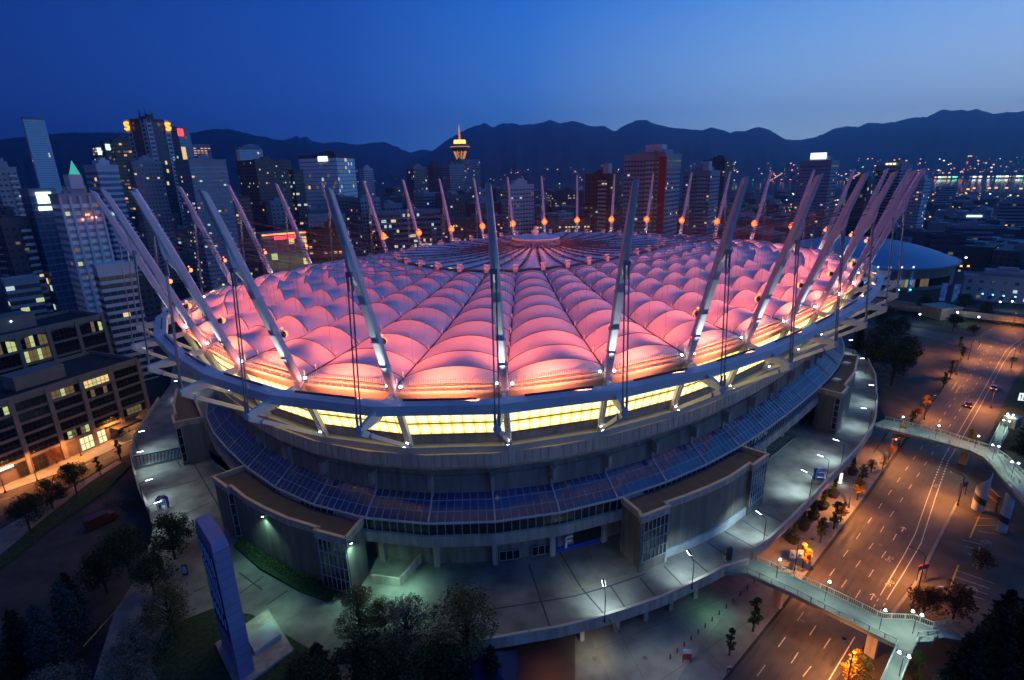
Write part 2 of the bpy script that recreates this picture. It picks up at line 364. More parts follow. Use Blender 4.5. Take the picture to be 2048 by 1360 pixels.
    r = (b-a).normalized(); pc = a+(b-a)*.13; mb.tube([pc+V((-.62, 0, 0)), pc+V((.62, 0, 0))], .42, 10); mb.tube([b+V((-.6, 0, .3)), b+V((.6, 0, .3))], .4, 8)
    strut = mb.mesh('strut', [steel])
    # leaning column
    mb = MB(); mb.beam((0, -.1, -.8), (0, -4.25, 32.2-ZR), 1.05, .8, up=(0, 1, 0)); mb.tube([(0, .35, -1.2), (0, -3.4, 33.2-ZR)], .32, 8); colm = mb.mesh('column', [steel])
    mb = MB(); mb.cyl((0, -3.0, 33.0-ZR), .22, .4, 8); cu = mb.mesh('uplight', [darkm]); mb = MB(); mb.ball((0, -2.95, 33.6-ZR), .26, 8); cl = mb.mesh('lens', [fl_w])
    return mast, red, redb, ups, bc, stay, outr, strut, colm, cu, cl
MM = mast_meshes()
def mo(name, me, parent, rz=0, loc=(0, 0, 0)):
    o = bpy.data.objects.new(name, me); C.objects.link(o); o.parent = parent; o.location = loc; o.rotation_euler.z = rz; return o
RED = (1, .15, .07)
for i in range(36):
    b = NB[i]; d = ND[i]; rz = math.atan2(d.y, d.x)-pi/2; L0 = V((b.x-OCX, b.y-OCY, ZR))
    mast, red, redb, ups, bc, stay, outr, strut, colm, cu, cl = MM
    m = mo('mast', mast, st, rz, L0)
    mo('colour_floodlight', red, m); mo('flood_lens', RHALO if d.y > .35 else redb, m)  # far masts get the oversized lens that imitates a halo
    for a_, b_ in ups: mo('uplight', a_, m); mo('uplight_lens', b_, m)
    mo('beacon', bc, m)
    mo('back_stay', stay, st, rz, L0); mo('outrigger_beam', outr, st, rz, L0); mo('strut', strut, st, rz, L0)
    c_ = mo('column', colm, st, rz, L0); mo('uplight', cu, c_); mo('uplight_lens', cl, c_)
    H = ZT-ZR; Rm = Matrix.Rotation(rz, 3, 'Z')
    wp = lambda x, y, z: V((b.x, b.y, ZR))+Rm@V((x, y, z))
    # real lamps: the pink flood aimed at the roof, and the white one up the mast
    aim = V((b.x, b.y, 0)).lerp(V((CIN.x, CIN.y, 0)), .5); aim.z = 38
    lamp('SPOT', wp(0, DT*.285-2.8, H*.285), 23500, RED, 2.6, aim, 84, 1.0)
    lamp('SPOT', wp(0, -1.3, .2), 5500, (.85, .97, 1), .12, wp(0, DT*.5, H*.5), 34, .9)
    lamp('SPOT', wp(0, 2.3, .1), 15000, (.85, .97, 1), .12, wp(0, DT*.6+.2, H*.6), 30, .9)
    lamp('SPOT', wp(0, -2.0, 33-ZR), 900, (.85, .95, 1), .1, wp(0, -.2, -1), 60, .9)
    mb = MB(); mb.beam(nd(i, 4.95, 45.1).lerp(nd(i+1, 4.95, 45.1), .2), nd(i, 4.95, 45.1).lerp(nd(i+1, 4.95, 45.1), .8), .25, .3); mb.build('light_trough', [darkm], st)
    al = bpy.data.lights.new('lamp_light', 'AREA'); al.shape = 'RECTANGLE'; al.size = 12; al.size_y = .3; al.energy = 2700; al.spread = radians(110); al.color = (1, .22, .1); ao = bpy.data.objects.new('lamp_light', al); C.objects.link(ao)
    m0 = (nd(i, 4.6, 45.35)+nd(i+1, 4.6, 45.35))/2; m1 = (nd(i, -4, 47.2)+nd(i+1, -4, 47.2))/2; zx = (m0-m1).normalized(); xx = (nd(i+1, 0, 0)-nd(i, 0, 0)).normalized(); yy = zx.cross(xx).normalized(); Mx = Matrix.Identity(4)
    for r_ in range(3): Mx[r_][0] = xx[r_]; Mx[r_][1] = yy[r_]; Mx[r_][2] = zx[r_]; Mx[r_][3] = m0[r_]
    ao.matrix_world = Mx
    # compression ring girder between two outriggers
    mb = MB(); q = [[nd(k, of, z) for of, z in ((4.0, 44.75), (6.6, 44.75), (6.6, 43.1), (4.0, 43.1))] for k in (i, i+1)]
    mb.add(q[0]+q[1], [(0, 1, 5, 4), (1, 2, 6, 5), (2, 3, 7, 6), (3, 0, 4, 7)]); mb.build('ring_girder', [steel], st)
    # roof edge beam with walkway rail
    mb = MB(); mb.beam(nd(i, -.6, ZR-.2), nd(i+1, -.6, ZR-.2), 1.2, .5); mb.beam(nd(i, -1.5, ZR+.15), nd(i+1, -1.5, ZR+.15), .5, .6); mb.build('roof_edge_beam', [ledge_m], st)
    mb = MB(); A, B = nd(i, -.1, 0), nd(i+1, -.1, 0); n_ = 16
    for k in range(n_):
        p = A.lerp(B, (k+.5)/n_); p.z = ZR+.05; mb.beam(p, p+V((0, 0, 1.15)), .08, .08)
    for z in (.6, 1.15): mb.beam(V((A.x, A.y, ZR+z)), V((B.x, B.y, ZR+z)), .07, .07)
    A, B = nd(i, -1.2, 0), nd(i+1, -1.2, 0)
    for k in range(44):
        p = A.lerp(B, (k+.5)/44); p.z = ZR+.3; mb.beam(p, p+V((-d.x*.5, -d.y*.5, 1.2)), .06, .06)
    mb.build('walkway_rail', [gal], st)
    # glowing panel wall with its dark mullions
    t0, t1 = (-1.6, 42.2), (-4.3, 34.6); cols = 9
    me_v = []; me_f = []; uvs = []
    P0 = [nd(i, *t0), nd(i, *t1)]; P1 = [nd(i+1, *t0), nd(i+1, *t1)]
    def pw(u, v, o_=0): a = P0[0].lerp(P0[1], v); c = P1[0].lerp(P1[1], v); p = a.lerp(c, u); return p+V((d.x, d.y, .35))*o_
    mb = MB(); mb.poly([pw(0, 1), pw(1, 1), pw(1, 0), pw(0, 0)]); o = mb.build('lit_panel_wall', [lit_y], st)
    uvl = o.data.uv_layers.new(name='UVMap')
    for k, (x, y) in enumerate(((0, 0), (cols, 0), (cols, 3), (0, 3))): uvl.data[k].uv = (x, y)
    mb = MB()
    for k in range(4): mb.beam(pw(0, k/3, .12), pw(1, k/3, .12), .13, .16)
    for k in range(1, cols): mb.beam(pw(k/cols, 0, .06), pw(k/cols, 1, .06), .035, .035)
    mb.build('mullion', [darkm], o)
    # sloping concrete under the glow, ledge and gutter
    mb = MB(); mb.strip([nd(i, -1.0, 44.1), nd(i, -1.3, 42.3), nd(i, -1.7, 42.2)], [nd(i+1, -1.0, 44.1), nd(i+1, -1.3, 42.3), nd(i+1, -1.7, 42.2)]); mb.build('eave_fascia', [ledge_m], st)
    e = [(-4.3, 34.6), (-4.9, 32.6), (-3.3, 32.5), (-3.2, 31.4), (-4.6, 31.3)]
    A = [nd(i, *k) for k in e]; B = [nd(i+1, *k) for k in e]
    mb = MB(); mb.strip(A[:2], B[:2]); mb.build('upper_wall', [conc], st)
    mb = MB(); mb.strip(A[1:], B[1:]); mb.build('gutter_ledge', [ledge_m], st)
# stay cables from the masts to the hub and the hangers below them
for i in range(36):
    d = ND[i]; H = ZT-ZR; mb = MB()
    top = nd(i, DT*.8-.9, ZR+H*.8); tp2 = nd(i, DT*.76-.9, ZR+H*.76); tp3 = nd(i, DT*.72-.9, ZR+H*.72)
    hubp = HUB+(top-HUB).normalized()*8.6; hubp.z = HUB.z-.2; R = inner(i)+V((0, 0, 1))
    def sag(a, b, k, s, n=8): return [a.lerp(b, t/n)-V((0, 0, 4*s*(t/n)*(1-t/n))) for t in range(n+1)]
    c1 = sag(top, hubp, 0, 5.0, 12); mb.tube(c1, .05, 4); mb.tube(sag(tp2, hubp-V((0, 0, .6)), 0, 4.0, 12), .05, 4)
    mb.tube(sag(tp3, R, 0, 2.6), .05, 4)
    A0 = nd(i, -1.3, ZR+.6)
    for k in range(1, 9):
        v = k/10.; p = A0.lerp(inner(i), v**.93)
        # height of the stay above this point
        dd = (V((p.x, p.y, 0))-V((top.x, top.y, 0))).length/((V((hubp.x, hubp.y, 0))-V((top.x, top.y, 0))).length)
        q = tp3.lerp(R, min(1, (V((p.x, p.y, 0))-V((tp3.x, tp3.y, 0))).length/(V((R.x, R.y, 0))-V((tp3.x, tp3.y, 0))).length)); q = V((p.x, p.y, q.z))
        if q.z > p.z+1: mb.tube([p, q], .03, 3)
    mb.build('roof_stay', [mat('stay_dark', (.09, .085, .1), .6)], st)
# ---- lower bowl, 54 bays
for j in range(54):
    def P(of, z, u=0): return pl(j, of, z).lerp(pl(j+1, of, z), u)
    def seg(e, name, m, par=st):
        mb = MB(); mb.strip([pl(j, *k) for k in e], [pl(j+1, *k) for k in e]); return mb.build(name, m, par)
    tone = (j*7 % 5)
    fm = mat('fascia_%d' % tone, [(.64, .49, .38), (.56, .44, .36), (.7, .54, .42), (.6, .46, .36), (.66, .5, .38)][tone], .7, noise=.2, scale=.9, detail=8, streak=.15)
    f = seg([(-4.4, 31.1), (-3.4, 31.35), (-3.0, 31.35), (-2.9, 28.9), (-3.6, 28.0), (-5.8, 28.0)], 'fascia', [fm])
    mb = MB()
    for k in range(1, 8): mb.beam(P(-2.94, 31.2, k/8), P(-2.84, 29, k/8), .05, .03)
    mb.build('panel_joint', [darkm], f)
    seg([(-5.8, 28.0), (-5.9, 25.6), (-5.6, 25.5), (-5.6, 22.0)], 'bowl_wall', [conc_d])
    # pier bracket
    mb = MB(); a, b_ = pl(j, -6.2, 0), pl(j, -3.7, 0); dr = (b_-a).normalized(); rzz = math.atan2(dr.y, dr.x)
    mb.box(a.lerp(b_, .5)+V((0, 0, 24.9)), (2.2, .7, 2.4), rzz); mb.box(a.lerp(b_, .15)+V((0, 0, 22.9)), (1.2, .5, 2.4), rzz); mb.build('pier_bracket', [conc], st)
    # sloping glass canopy
    zt_, ot = (22.4, -6.4)
    g = seg([(ot, zt_), (-1.0, 18.6)], 'glass_canopy', [glass])
    mb = MB(); sl = lambda u, v, h=.1: P(ot+(-1.0-ot)*v, zt_+(18.6-zt_)*v+h, u)
    for k in range(1, 8): mb.beam(sl(k/8, 0), sl(k/8, 1), .065, .12)
    for v in (.02, .36, .68): mb.beam(sl(0, v), sl(1, v), .075, .12)
    mb.beam(sl(0, 0), sl(0, 1), .26, .3); mb.beam(sl(0, 1, .02), sl(1, 1, .02), .35, .3); mb.build('glazing_bar', [mull], g)
    wb = seg([(-1.2, 18.4), (-1.3, 16.0)], 'window_band', [dglass]); mb = MB()
    for k in range(8): mb.beam(P(-1.12, 18.4, k/8), P(-1.22, 16, k/8), .1, .14)
    mb.build('mullion', [mull], wb)
    seg([(-1.3, 16.0), (-.7, 15.95), (-.7, 13.8), (-1.2, 13.6), (-6.0, 13.6)], 'concrete_band', [conc])
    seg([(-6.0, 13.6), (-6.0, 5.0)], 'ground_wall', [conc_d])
    mb = MB(); mb.box(pl(j, -5.5, 9.8), (1.1, 1.1, 7.7), rzz); mb.build('pilaster', [conc], st)
# roof over the gap behind the fascia and inside closure
# ================================================================== GROUND, ROADS, PLAZA
PZ = 6.0
asph = mat('asphalt', (.07, .058, .052), .7, noise=.35, scale=.15, detail=9)
asph2 = mat('old_asphalt', (.07, .058, .05), .85, noise=.4, scale=.2, detail=9)
pave = mat('pavement_concrete', (.26, .23, .2), .85, noise=.2, scale=.35)
pave2 = mat('sidewalk_paving', (.2, .19, .18), .85, noise=.2, scale=.4)
paint = mat('road_paint', (.5, .48, .44), .6, noise=.3, scale=2)
ypaint = mat('yellow_paint', (.6, .36, .04), .6)
grass = mat('lawn_green', (.035, .06, .02), .95, noise=.5, scale=1.5)
soil = mat('city_ground', (.035, .034, .036), .95, noise=.5, scale=.02, detail=8)
waterm = mat('harbour_water', (.02, .03, .05), .08, spec=.8)
def sheet(name, pts, z, m, kind='structure'):
    mb = MB(); pts = [V((p[0], p[1], z)) for p in pts]
    a = sum(pts[i][0]*pts[(i+1) % len(pts)][1]-pts[(i+1) % len(pts)][0]*pts[i][1] for i in range(len(pts)))
    if a < 0: pts = pts[::-1]
    mb.poly(pts); o = mb.build(name, m); return tag(o, kind=kind)
R_ = 16000
gr = MB(); gr.poly([(R_*cos(2*pi*k/48), R_*sin(2*pi*k/48), 0) for k in range(48)]); tag(gr.build('ground', soil), kind='structure')
G = lambda l, z=0: [at(x, y, z) for x, y in l]
# --- wide boulevard on the right
curbL = [(1330, 1500), (1453, 1360), (1560, 1227), (1650, 1108), (1732, 1000), (1836, 850), (1941, 697), (1985, 655), (2040, 632), (2200, 590)]
curbR = [(1560, 1500), (1658, 1375), (1742, 1275), (1824.6, 1172), (1859, 1106), (1912, 1005), (1966, 900), (2030, 758), (2062, 715), (2130, 680), (2260, 650)]
sheet('road', G(curbL)+G(curbR)[::-1], .03, asph)
sheet('car_park', G([(1742, 1275), (1824.6, 1172), (1859, 1106), (1912, 1005), (1966, 900), (2020, 900), (2300, 1000), (2300, 1600), (1660, 1500)]), .015, asph2)
sheet('side_road', G([(1941, 697), (1905, 690), (1820, 668), (1750, 655), (1750, 645), (1830, 655), (1900, 668), (1950, 675), (1985, 655)]), .034, asph)
sheet('forecourt_asphalt', G([(1000, 1288), (1165, 1262), (1235, 1400), (950, 1400)]), .06, asph)
sheet('verge_lot', G([(1700, 640), (1900, 690), (1935, 700), (1832, 850), (1780, 850), (1752, 800), (1735, 730)]), .02, asph2)
def solid(mb, pts, w_, z=.045):
    P = [V((p.x, p.y, z)) for p in pts]
    for a, b in zip(P, P[1:]):
        r = (b-a).cross(V((0, 0, 1))).normalized()*w_/2; mb.add([a-r, b-r, b+r, a+r], [(0, 3, 2, 1)])
def walk(pts, step, phase=0):
    d = 0; out = []; nxt = phase
    for a, b in zip(pts, pts[1:]):
        l = (b-a).length
        while nxt <= d+l: out.append((a.lerp(b, (nxt-d)/l), (b-a).normalized())); nxt += step
        d += l
    return out
def dashes(mb, px, on, step, w_=.14, phase=0):
    for p, d in walk(G(px, .045), step, phase): solid(mb, [p, p+d*on], w_)
mk = MB()
L1 = [(1505, 1440), (1565, 1349), (1576, 1262+4), (1610, 1220), (1671, 1135), (1745, 1033), (1783.7, 979), (1817, 932), (1846, 891), (1892, 823), (1958, 726), (1968, 707), (1986, 690), (2010, 676)]
L1 = [(1455, 1437), (1510, 1358), (1576, 1267)]+L1[3:]
L2 = [(1560, 1360), (1607, 1289), (1642.5, 1235), (1673, 1189), (1703, 1146), (1729, 1110), (1755, 1075), (1772, 1045), (1810, 989), (1842, 941), (1869.6, 898.5), (1914, 829), (1960, 757), (1990, 712), (2010, 690), (2040, 672)]
L3 = [(1600, 1360), (1631, 1322), (1667, 1267), (1726, 1172), (1753, 1130), (1779, 1093), (1797, 1061)]
for l, ph in ((L1, 2), (L2, 4.5), (L3, 1)): dashes(mk, l, 3.0, 8.2, phase=ph)
solid(mk, G([(1854, 1000), (1830, 1069), (1806, 1114), (1764, 1185)]), .15); solid(mk, G([(1870, 998), (1842, 1087), (1809, 1143), (1777, 1194)]), .15)
solid(mk, G([(1854, 1000), (1868, 962)]), .15); solid(mk, G([(1870, 998), (1881, 966)]), .15)
dashes(mk, [(1868, 962), (1885, 919)], .9, 1.8, .3); dashes(mk, [(1881, 966), (1896.5, 922)], .9, 1.8, .3)
solid(mk, G([(1885, 919), (1899.5, 894), (1913, 872), (1938, 829), (1956, 800), (1980, 757), (1998, 725), (2013, 700), (2039, 679), (2090, 655)]), .15)
solid(mk, G([(1896.5, 922), (1912, 897), (1926, 873), (1949.5, 832), (1967, 800), (1990, 757), (2006, 727), (2022, 703), (2050, 682), (2100, 660)]), .15)
dashes(mk, [(1764, 1185), (1745, 1218)], 1.0, 2.2); dashes(mk, [(1777, 1194), (1758, 1226)], 1.0, 2.2)
solid(mk, G([(1709.5, 1274), (1658, 1360), (1600, 1450)]), .17)
solid(mk, G([(1440, 1360), (1548, 1227), (1722, 996), (1828, 848)]), .1)
for x, y in ((1806, 1058), (1745, 1193)):      # arrows and bike marks
    p = at(x, y, .045); d = (at(1854, 1000, .045)-at(1764, 1185, .045)).normalized(); r = d.cross(V((0, 0, 1)))
    solid(mk, [p-d*1.2, p+d*1.0], .2); solid(mk, [p+d*1.0, p+d*.2-r*.5], .18); solid(mk, [p+d*1.0, p+d*.2+r*.5], .18)
for x, y in ((1872, 971), (1780, 1167), (1779, 1118)):
    p = at(x, y, .045)
    for s in (-.55, .55):
        q = p+V((s, s*.6, 0)); solid(mk, [q+V((cos(a*.785)*.42, sin(a*.785)*.42, 0)) for a in range(9)], .09)
    solid(mk, [p+V((-.5, -.3, 0)), p+V((0, .3, 0)), p+V((.5, .3, 0))], .08)
for a, b in (((1925, 1080), (1965, 1090)), ((1930, 1093), (1970, 1104)), ((1935, 1108), (1978, 1119)), ((1910, 1140), (1990, 1168)), ((1905, 1152), (1980, 1178)), ((1900, 1163), (1975, 1189)), ((1895, 1175), (1968, 1200)), ((1950, 1036), (1985, 1038)), ((1948, 1051), (1990, 1051)), ((1955, 1062), (2000, 1069)),
             ((1010, 1298), (1085, 1290)), ((1020, 1332), (1100, 1322)), ((1015, 1290), (1022, 1360)), ((1925, 700), (1955, 706)), ((1955, 700), (1962, 688))):
    solid(mk, G([a, b]), .12)
tag(mk.build('road_markings', paint), kind='structure')
mk = MB(); solid(mk, G([(1958, 1033), (1940, 1076)]), .25); solid(mk, G([(1959, 1095), (1950, 1128)]), .25); solid(mk, G([(1917, 1130), (1896, 1184)]), .25); solid(mk, G([(185, 1350), (290, 1224)], .0), .2, 6.05)
tag(mk.build('kerb_line', ypaint), kind='structure')
wear = mat('asphalt_wear', (.052, .043, .039), .55, noise=.4, scale=.3, detail=9); mk = MB()
def mid(a, b, t=.5): return [(x0+(x1-x0)*t, y0+(y1-y0)*t) for (x0, y0), (x1, y1) in zip(a, b)]
def off_line(px, o): P = G(px); return [p+(P[min(k+1, len(P)-1)]-P[max(k-1, 0)]).cross(V((0, 0, 1))).normalized()*o for k, p in enumerate(P)]
for l, oo in ((L1, (-2.3, -.8, .9, 2.2)), (L2, (.9, 2.2)), (L3, (.8, 2.1))):
    for o_ in oo: solid(mk, off_line(l, o_), .45, .037)
for l in ([(1590, 1245), (1618, 1251), (1612, 1262), (1584, 1256)], [(1700, 1080), (1716, 1084), (1690, 1120), (1674, 1115)], [(1880, 880), (1892, 884), (1872, 915), (1860, 910)]): mk.add(G(l, .04), [(0, 1, 2, 3)])
tag(mk.build('road_wear', wear), kind='structure')
for k, (x, y, lab) in enumerate(((1605, 1242, 'round manhole cover in the lane just below the lower footbridge'), (1290, 1316, 'round drain cover in the forecourt paving'), (1189, 1318, 'dark round drain cover at the forecourt edge'), (1760, 1090, 'small manhole cover in the middle lanes'))):
    mb = MB(); mb.cyl(at(x, y, .18 if k in (1, 2) else .04), .42, .02, 16); tag(mb.build('manhole_cover', mat('cast_iron', (.12, .1, .09), .5)), lab, 'manhole', 'manhole covers')
# kerbs and pavements
def slab(name, pts, z0, z1, m):
    mb = MB(); mb.prism(pts, z0, z1); return tag(mb.build(name, m), kind='structure')
slab('pavement', G([(1150, 1255), (1250, 1180), (1450, 1080), (1600, 960), (1690, 860), (1735, 850), (1810, 842), (1828, 850), (1724, 1000), (1552, 1227), (1445, 1360), (1330, 1500), (1150, 1440)]), 0, .12, pave2)
slab('forecourt', G([(1175, 1262), (1250, 1180), (1450, 1080), (1560, 990), (1560, 1090), (1495, 1165), (1375, 1330), (1330, 1400), (1250, 1430)]), .1, .17, pave)
mb = MB()
for l in ([(1230, 1248), (1320, 1420)], [(1345, 1225), (1440, 1330)], [(1190, 1300), (1480, 1182)], [(1260, 1402), (1500, 1240)]): solid(mb, G(l, .174), .06, .174)
tag(mb.build('pavement_joint', asph), kind='structure')
slab('pavement', G([(1742, 1275), (1824.6, 1172), (1859, 1106), (1912, 1005), (1918, 1003), (1866, 1108), (1832, 1172), (1752, 1277)]), 0, .14, pave2)
slab('verge', G([(2033, 758), (2070, 715), (2300, 660), (2300, 900), (2015, 880), (1975, 900), (1966, 898)]), 0, .14, grass)
slab('traffic_island', G([(1790, 612), (1860, 614), (1960, 640), (1950, 660), (1900, 655), (1820, 635)]), 0, .15, grass)
# --- street on the left
slab('pavement', G([(-60, 985), (0, 958), (140, 914), (250, 868), (300, 845), (330, 835), (320, 855), (150, 935), (-60, 1010)]), 0, .13, pave2)
sheet('road', G([(-100, 1025), (0, 990), (150, 936), (320, 856), (400, 820), (400, 850), (300, 890), (230, 920), (120, 985), (0, 1055), (-100, 1120)]), .03, asph)
slab('pavement', G([(-100, 1125), (0, 1060), (120, 990), (235, 922), (245, 925), (180, 965), (60, 1060), (0, 1110), (-100, 1200)]), 0, .13, pave)
slab('verge', G([(-100, 1220), (0, 1120), (60, 1065), (180, 972), (262, 918), (264, 930), (210, 985), (100, 1060), (0, 1140), (-60, 1210)]), 0, .3, grass)
sheet('ramp', G([(-200, 1300), (0, 1145), (100, 1065), (215, 988), (262, 935), (300, 930), (420, 1000), (420, 1200), (200, 1400), (-200, 1700)]), .02, asph2)
mk = MB()
for l in ([(120, 948), (185, 925)], [(208, 918), (228, 910)], [(0, 1000), (20, 995)], [(0, 1030), (120, 975)]): solid(mk, G(l), .14)
tag(mk.build('road_markings', paint), kind='structure')
# --- raised plaza round the stadium
cool = mat('plaza_concrete', (.25, .225, .195), .75, noise=.42, scale=.22, detail=9)
edge = [(1668, 690), (1710, 700), (1735, 722), (1750, 755), (1753, 800), (1750, 840), (1742, 862), (1718, 897), (1690, 928), (1656, 963), (1620, 1003), (1577, 1047), (1531, 1090), (1506, 1104), (1496, 1128), (1444, 1143), (1421, 1156), (1324, 1202), (1255, 1226), (1182, 1248), (1120, 1263), (1060, 1273), (983, 1287), (834, 1303)]
ledge_ = [(299, 1026), (289, 1001), (281, 988), (267, 935), (263, 904), (275, 870), (318, 800), (340, 770), (350, 700)]
south = [(760, 1330), (640, 1400), (400, 1480), (150, 1480), (230, 1220), (290, 1130), (305, 1060)]
pe = G(edge, PZ); ple = G(ledge_, PZ)
def s_of(p): return min(((O(k/400, 10, 0)-V((p.x, p.y, 0))).length, k/400) for k in range(400))[1]
sa, sb = s_of(ple[-1]), s_of(pe[0])
if sb > sa: sb -= 1
back = [O(sa-(sa-sb)*k/40, 11, PZ) for k in range(1, 40)]
mb = MB(); mb.prism([(p.x, p.y) for p in pe+G(south, PZ)+ple+back], 5.2, PZ); tag(mb.build('plaza', cool), kind='structure')
# joints on the plaza slabs
jt = mat('plaza_joint', (.07, .075, .08), .9); mb = MB()
def j(l, w_=.3): solid(mb, G(l, PZ), w_, PZ+.008)
for l in ([(1120, 1105), (1162, 1175), (1240, 1285-20)], [(1058, 1130), (1100, 1255)], [(1220, 1170), (1256, 1224)], [(1280, 1155), (1317, 1200)], [(1328, 1132), (1372, 1178)], [(1376, 1110), (1425, 1153)],
          [(940, 1225), (1060, 1207), (1150, 1192), (1220, 1172), (1290, 1148)], [(1447, 1062), (1515, 1098)], [(1415, 1085), (1480, 1130)], [(1486, 1042), (1545, 1078)], [(1515, 1018), (1572, 1048)], [(1665, 873), (1716, 893)], [(1670, 838), (1748, 845)], [(1672, 805), (1752, 800)],
          [(505, 1116), (560, 1080)], [(478, 1145), (525, 1180)], [(480, 1187), (527, 1152)], [(533, 1210), (576, 1181)], [(387, 1184), (415, 1172)], [(310, 1055), (345, 1040), (420, 1005)], [(268, 940), (330, 925), (400, 905)], [(290, 988), (395, 960)], [(375, 905), (430, 1000), (470, 1072)], [(345, 905), (362, 935)]): j(l)
tag(mb.build('paving_joint', jt), kind='structure')
mb = MB()
for l in ([(1115, 1118), (1148, 1178), (1160, 1176), (1258, 1150)], [(1175, 1122), (1210, 1165)]): solid(mb, G(l, PZ), .12, PZ+.012)
tag(mb.build('bay_marking', ypaint), kind='structure')
# parapet of the plaza edge: two stretches, each a thing
def parapet(px, label, h=1.1):
    pts = G(px, PZ); t = thing('parapet_wall', pts[0], label, 'parapet', 'parapets on the plaza edge')
    mb = MB(); mb.wall(pts, 4.9, PZ+h, .35); mb.build('wall', conc, t)
    mb = MB(); mb.wall(pts, PZ+h+.004, PZ+h+.12, .5); mb.build('coping', coping, t); return t
parapet(edge[2:14], 'long curved concrete parapet between the lit plaza and the boulevard trees')
parapet(edge[14:24], 'concrete parapet above the forecourt, ending at the lower footbridge')
parapet(ledge_[:-2], 'pale parapet on the plaza edge beside the dark ramp')
mb = MB(); pil = thing('plaza_pier', at(1268, 1240, 0), 'row of squat concrete piers holding up the plaza edge over the forecourt', 'pier')
for x, y in ((1167, 1262), (1240, 1243), (1300, 1222), (1352, 1200), (1402, 1176)):
    p = at(x, y, 5)+V((0, 3.0, 0)); mb = MB(); mb.box((p.x, p.y, 2.6), (.8, .8, 5.0), .3); mb.build('pier', conc, pil)
# ground storey walls below the plaza
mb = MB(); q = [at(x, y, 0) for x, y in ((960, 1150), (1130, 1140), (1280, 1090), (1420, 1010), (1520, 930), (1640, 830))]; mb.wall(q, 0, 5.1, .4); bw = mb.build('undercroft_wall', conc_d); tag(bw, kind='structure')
# ================================================================== PODIUM BLOCKS of the stadium
BZ = 18.4
def block(px, zr, z0, fin=(), name='podium_block'):
    pts = [at(x, y, zr) for x, y in px]; mb = MB(); P2 = [(p.x, p.y) for p in pts]
    mb.prism(P2, z0, zr-.9, 0, 1); b = mb.build(name, [mat('block_concrete', (.2, .17, .14), .85, noise=.3, scale=.7, detail=8, streak=.12), roofing], st)
    mb = MB(); mb.wall(pts, zr-1.3, zr+.1, .35, closed=True); mb.build('parapet', conc, b)
    mb = MB(); mb.wall(pts, zr+.104, zr+.25, .6, closed=True); mb.build('coping', coping, b)
    return b, pts
def glazed(a, b_, z0, z1, nx, nz, par, gm=dglass, out=.06):
    a = V((a.x, a.y, 0)); b_ = V((b_.x, b_.y, 0)); d = (b_-a).normalized(); n = V((d.y, -d.x, 0))
    c = -V((a.x, a.y, 0)).normalized()
    if n.dot(c) < 0: n = -n
    a, b_ = a+n*out, b_+n*out; g = lambda u, z, o=0: V((0, 0, z))+a.lerp(b_, u)+n*o
    mb = MB(); mb.poly([g(0, z0), g(1, z0), g(1, z1), g(0, z1)]); o = mb.build('glazed_bay', gm, par); mb = MB()
    for k in range(nx+1): mb.beam(g(k/nx, z0, .06), g(k/nx, z1, .06), .12, .12, up=(d.x, d.y, 0))
    for k in range(nz+1): z = z0+(z1-z0)*k/nz; mb.beam(g(0, z, .07), g(1, z, .07), .1, .1)
    mb.build('mullion', mull, o); return o
teal = mat('teal_glass', (.03, .09, .11), .15, spec=.8)
bR, pR = block([(1244, 995), (1278, 1023), (1283, 1034), (1339, 1012), (1331, 1006), (1372, 992), (1420, 973), (1460, 954), (1500, 927), (1506, 931), (1536, 909), (1478, 892), (1416, 924), (1340, 959)], BZ, PZ-.5)
glazed(pR[2].lerp(pR[3], .1), pR[3].lerp(pR[2], .02), PZ+2.3, BZ-1.4, 6, 4, bR)
glazed(pR[9].lerp(pR[10], .03), pR[10].lerp(pR[9], .03), PZ+2.3, BZ-1.4, 6, 5, bR, teal)
bL, pL = block([(490, 932), (442, 949), (426, 954), (454, 975), (462, 972), (490, 995), (530, 1017), (575, 1037), (637, 1056), (630, 1061), (691, 1077), (725, 1037), (640, 1010), (570, 985)], BZ, PZ-.5)
glazed(pL[9].lerp(pL[10], .06), pL[10].lerp(pL[9], .03), PZ+.6, BZ-1.4, 6, 4, bL); glazed(pL[3].lerp(pL[4], 0), pL[4].lerp(pL[5], .1), PZ+.8, BZ-1.4, 1, 4, bL)
bF, pF = block([(1636, 776), (1667, 784), (1684, 788), (1696, 775), (1689, 771), (1702, 755), (1710, 743), (1714, 723), (1717, 713), (1674, 709), (1660, 740)], BZ, PZ-.5)
glazed(pF[1].lerp(pF[2], .35), pF[2].lerp(pF[1], .05), PZ+1.5, BZ-1.6, 1, 5, bF)
bK, pK = block([(405, 835), (361, 843), (349, 847), (345, 831), (351, 829), (347, 809), (354, 778), (375, 775), (390, 800)], BZ, PZ-.5)
glazed(pK[1].lerp(pK[2], .2), pK[2], PZ+1, BZ-1.6, 1, 4, bK)
mb = MB()
for x, y in ((1693, 727), (1673, 760)): mb.box(at(x, y, BZ-.6), (2.2, 1.8, .8), .5)
mb.build('roof_hatch', steel, bF)
# light stucco skirt along the foot of the right block
for pp, a_, b_, par in ((pR, 5, 8, bR), (pR, 3, 5, bR)):
    mb = MB(); c = sum((p for p in pp), V((0, 0, 0)))/len(pp)
    q = [V((p.x, p.y, 0))+(V((p.x, p.y, 0))-V((c.x, c.y+30, 0))).normalized()*.25 for p in pp[a_:b_+1]]
    mb.wall(q, PZ-.1, PZ+1.9, .4); mb.build('wall_skirt', mat('pale_render', (.5, .52, .52), .8, noise=.15, scale=.5), par)
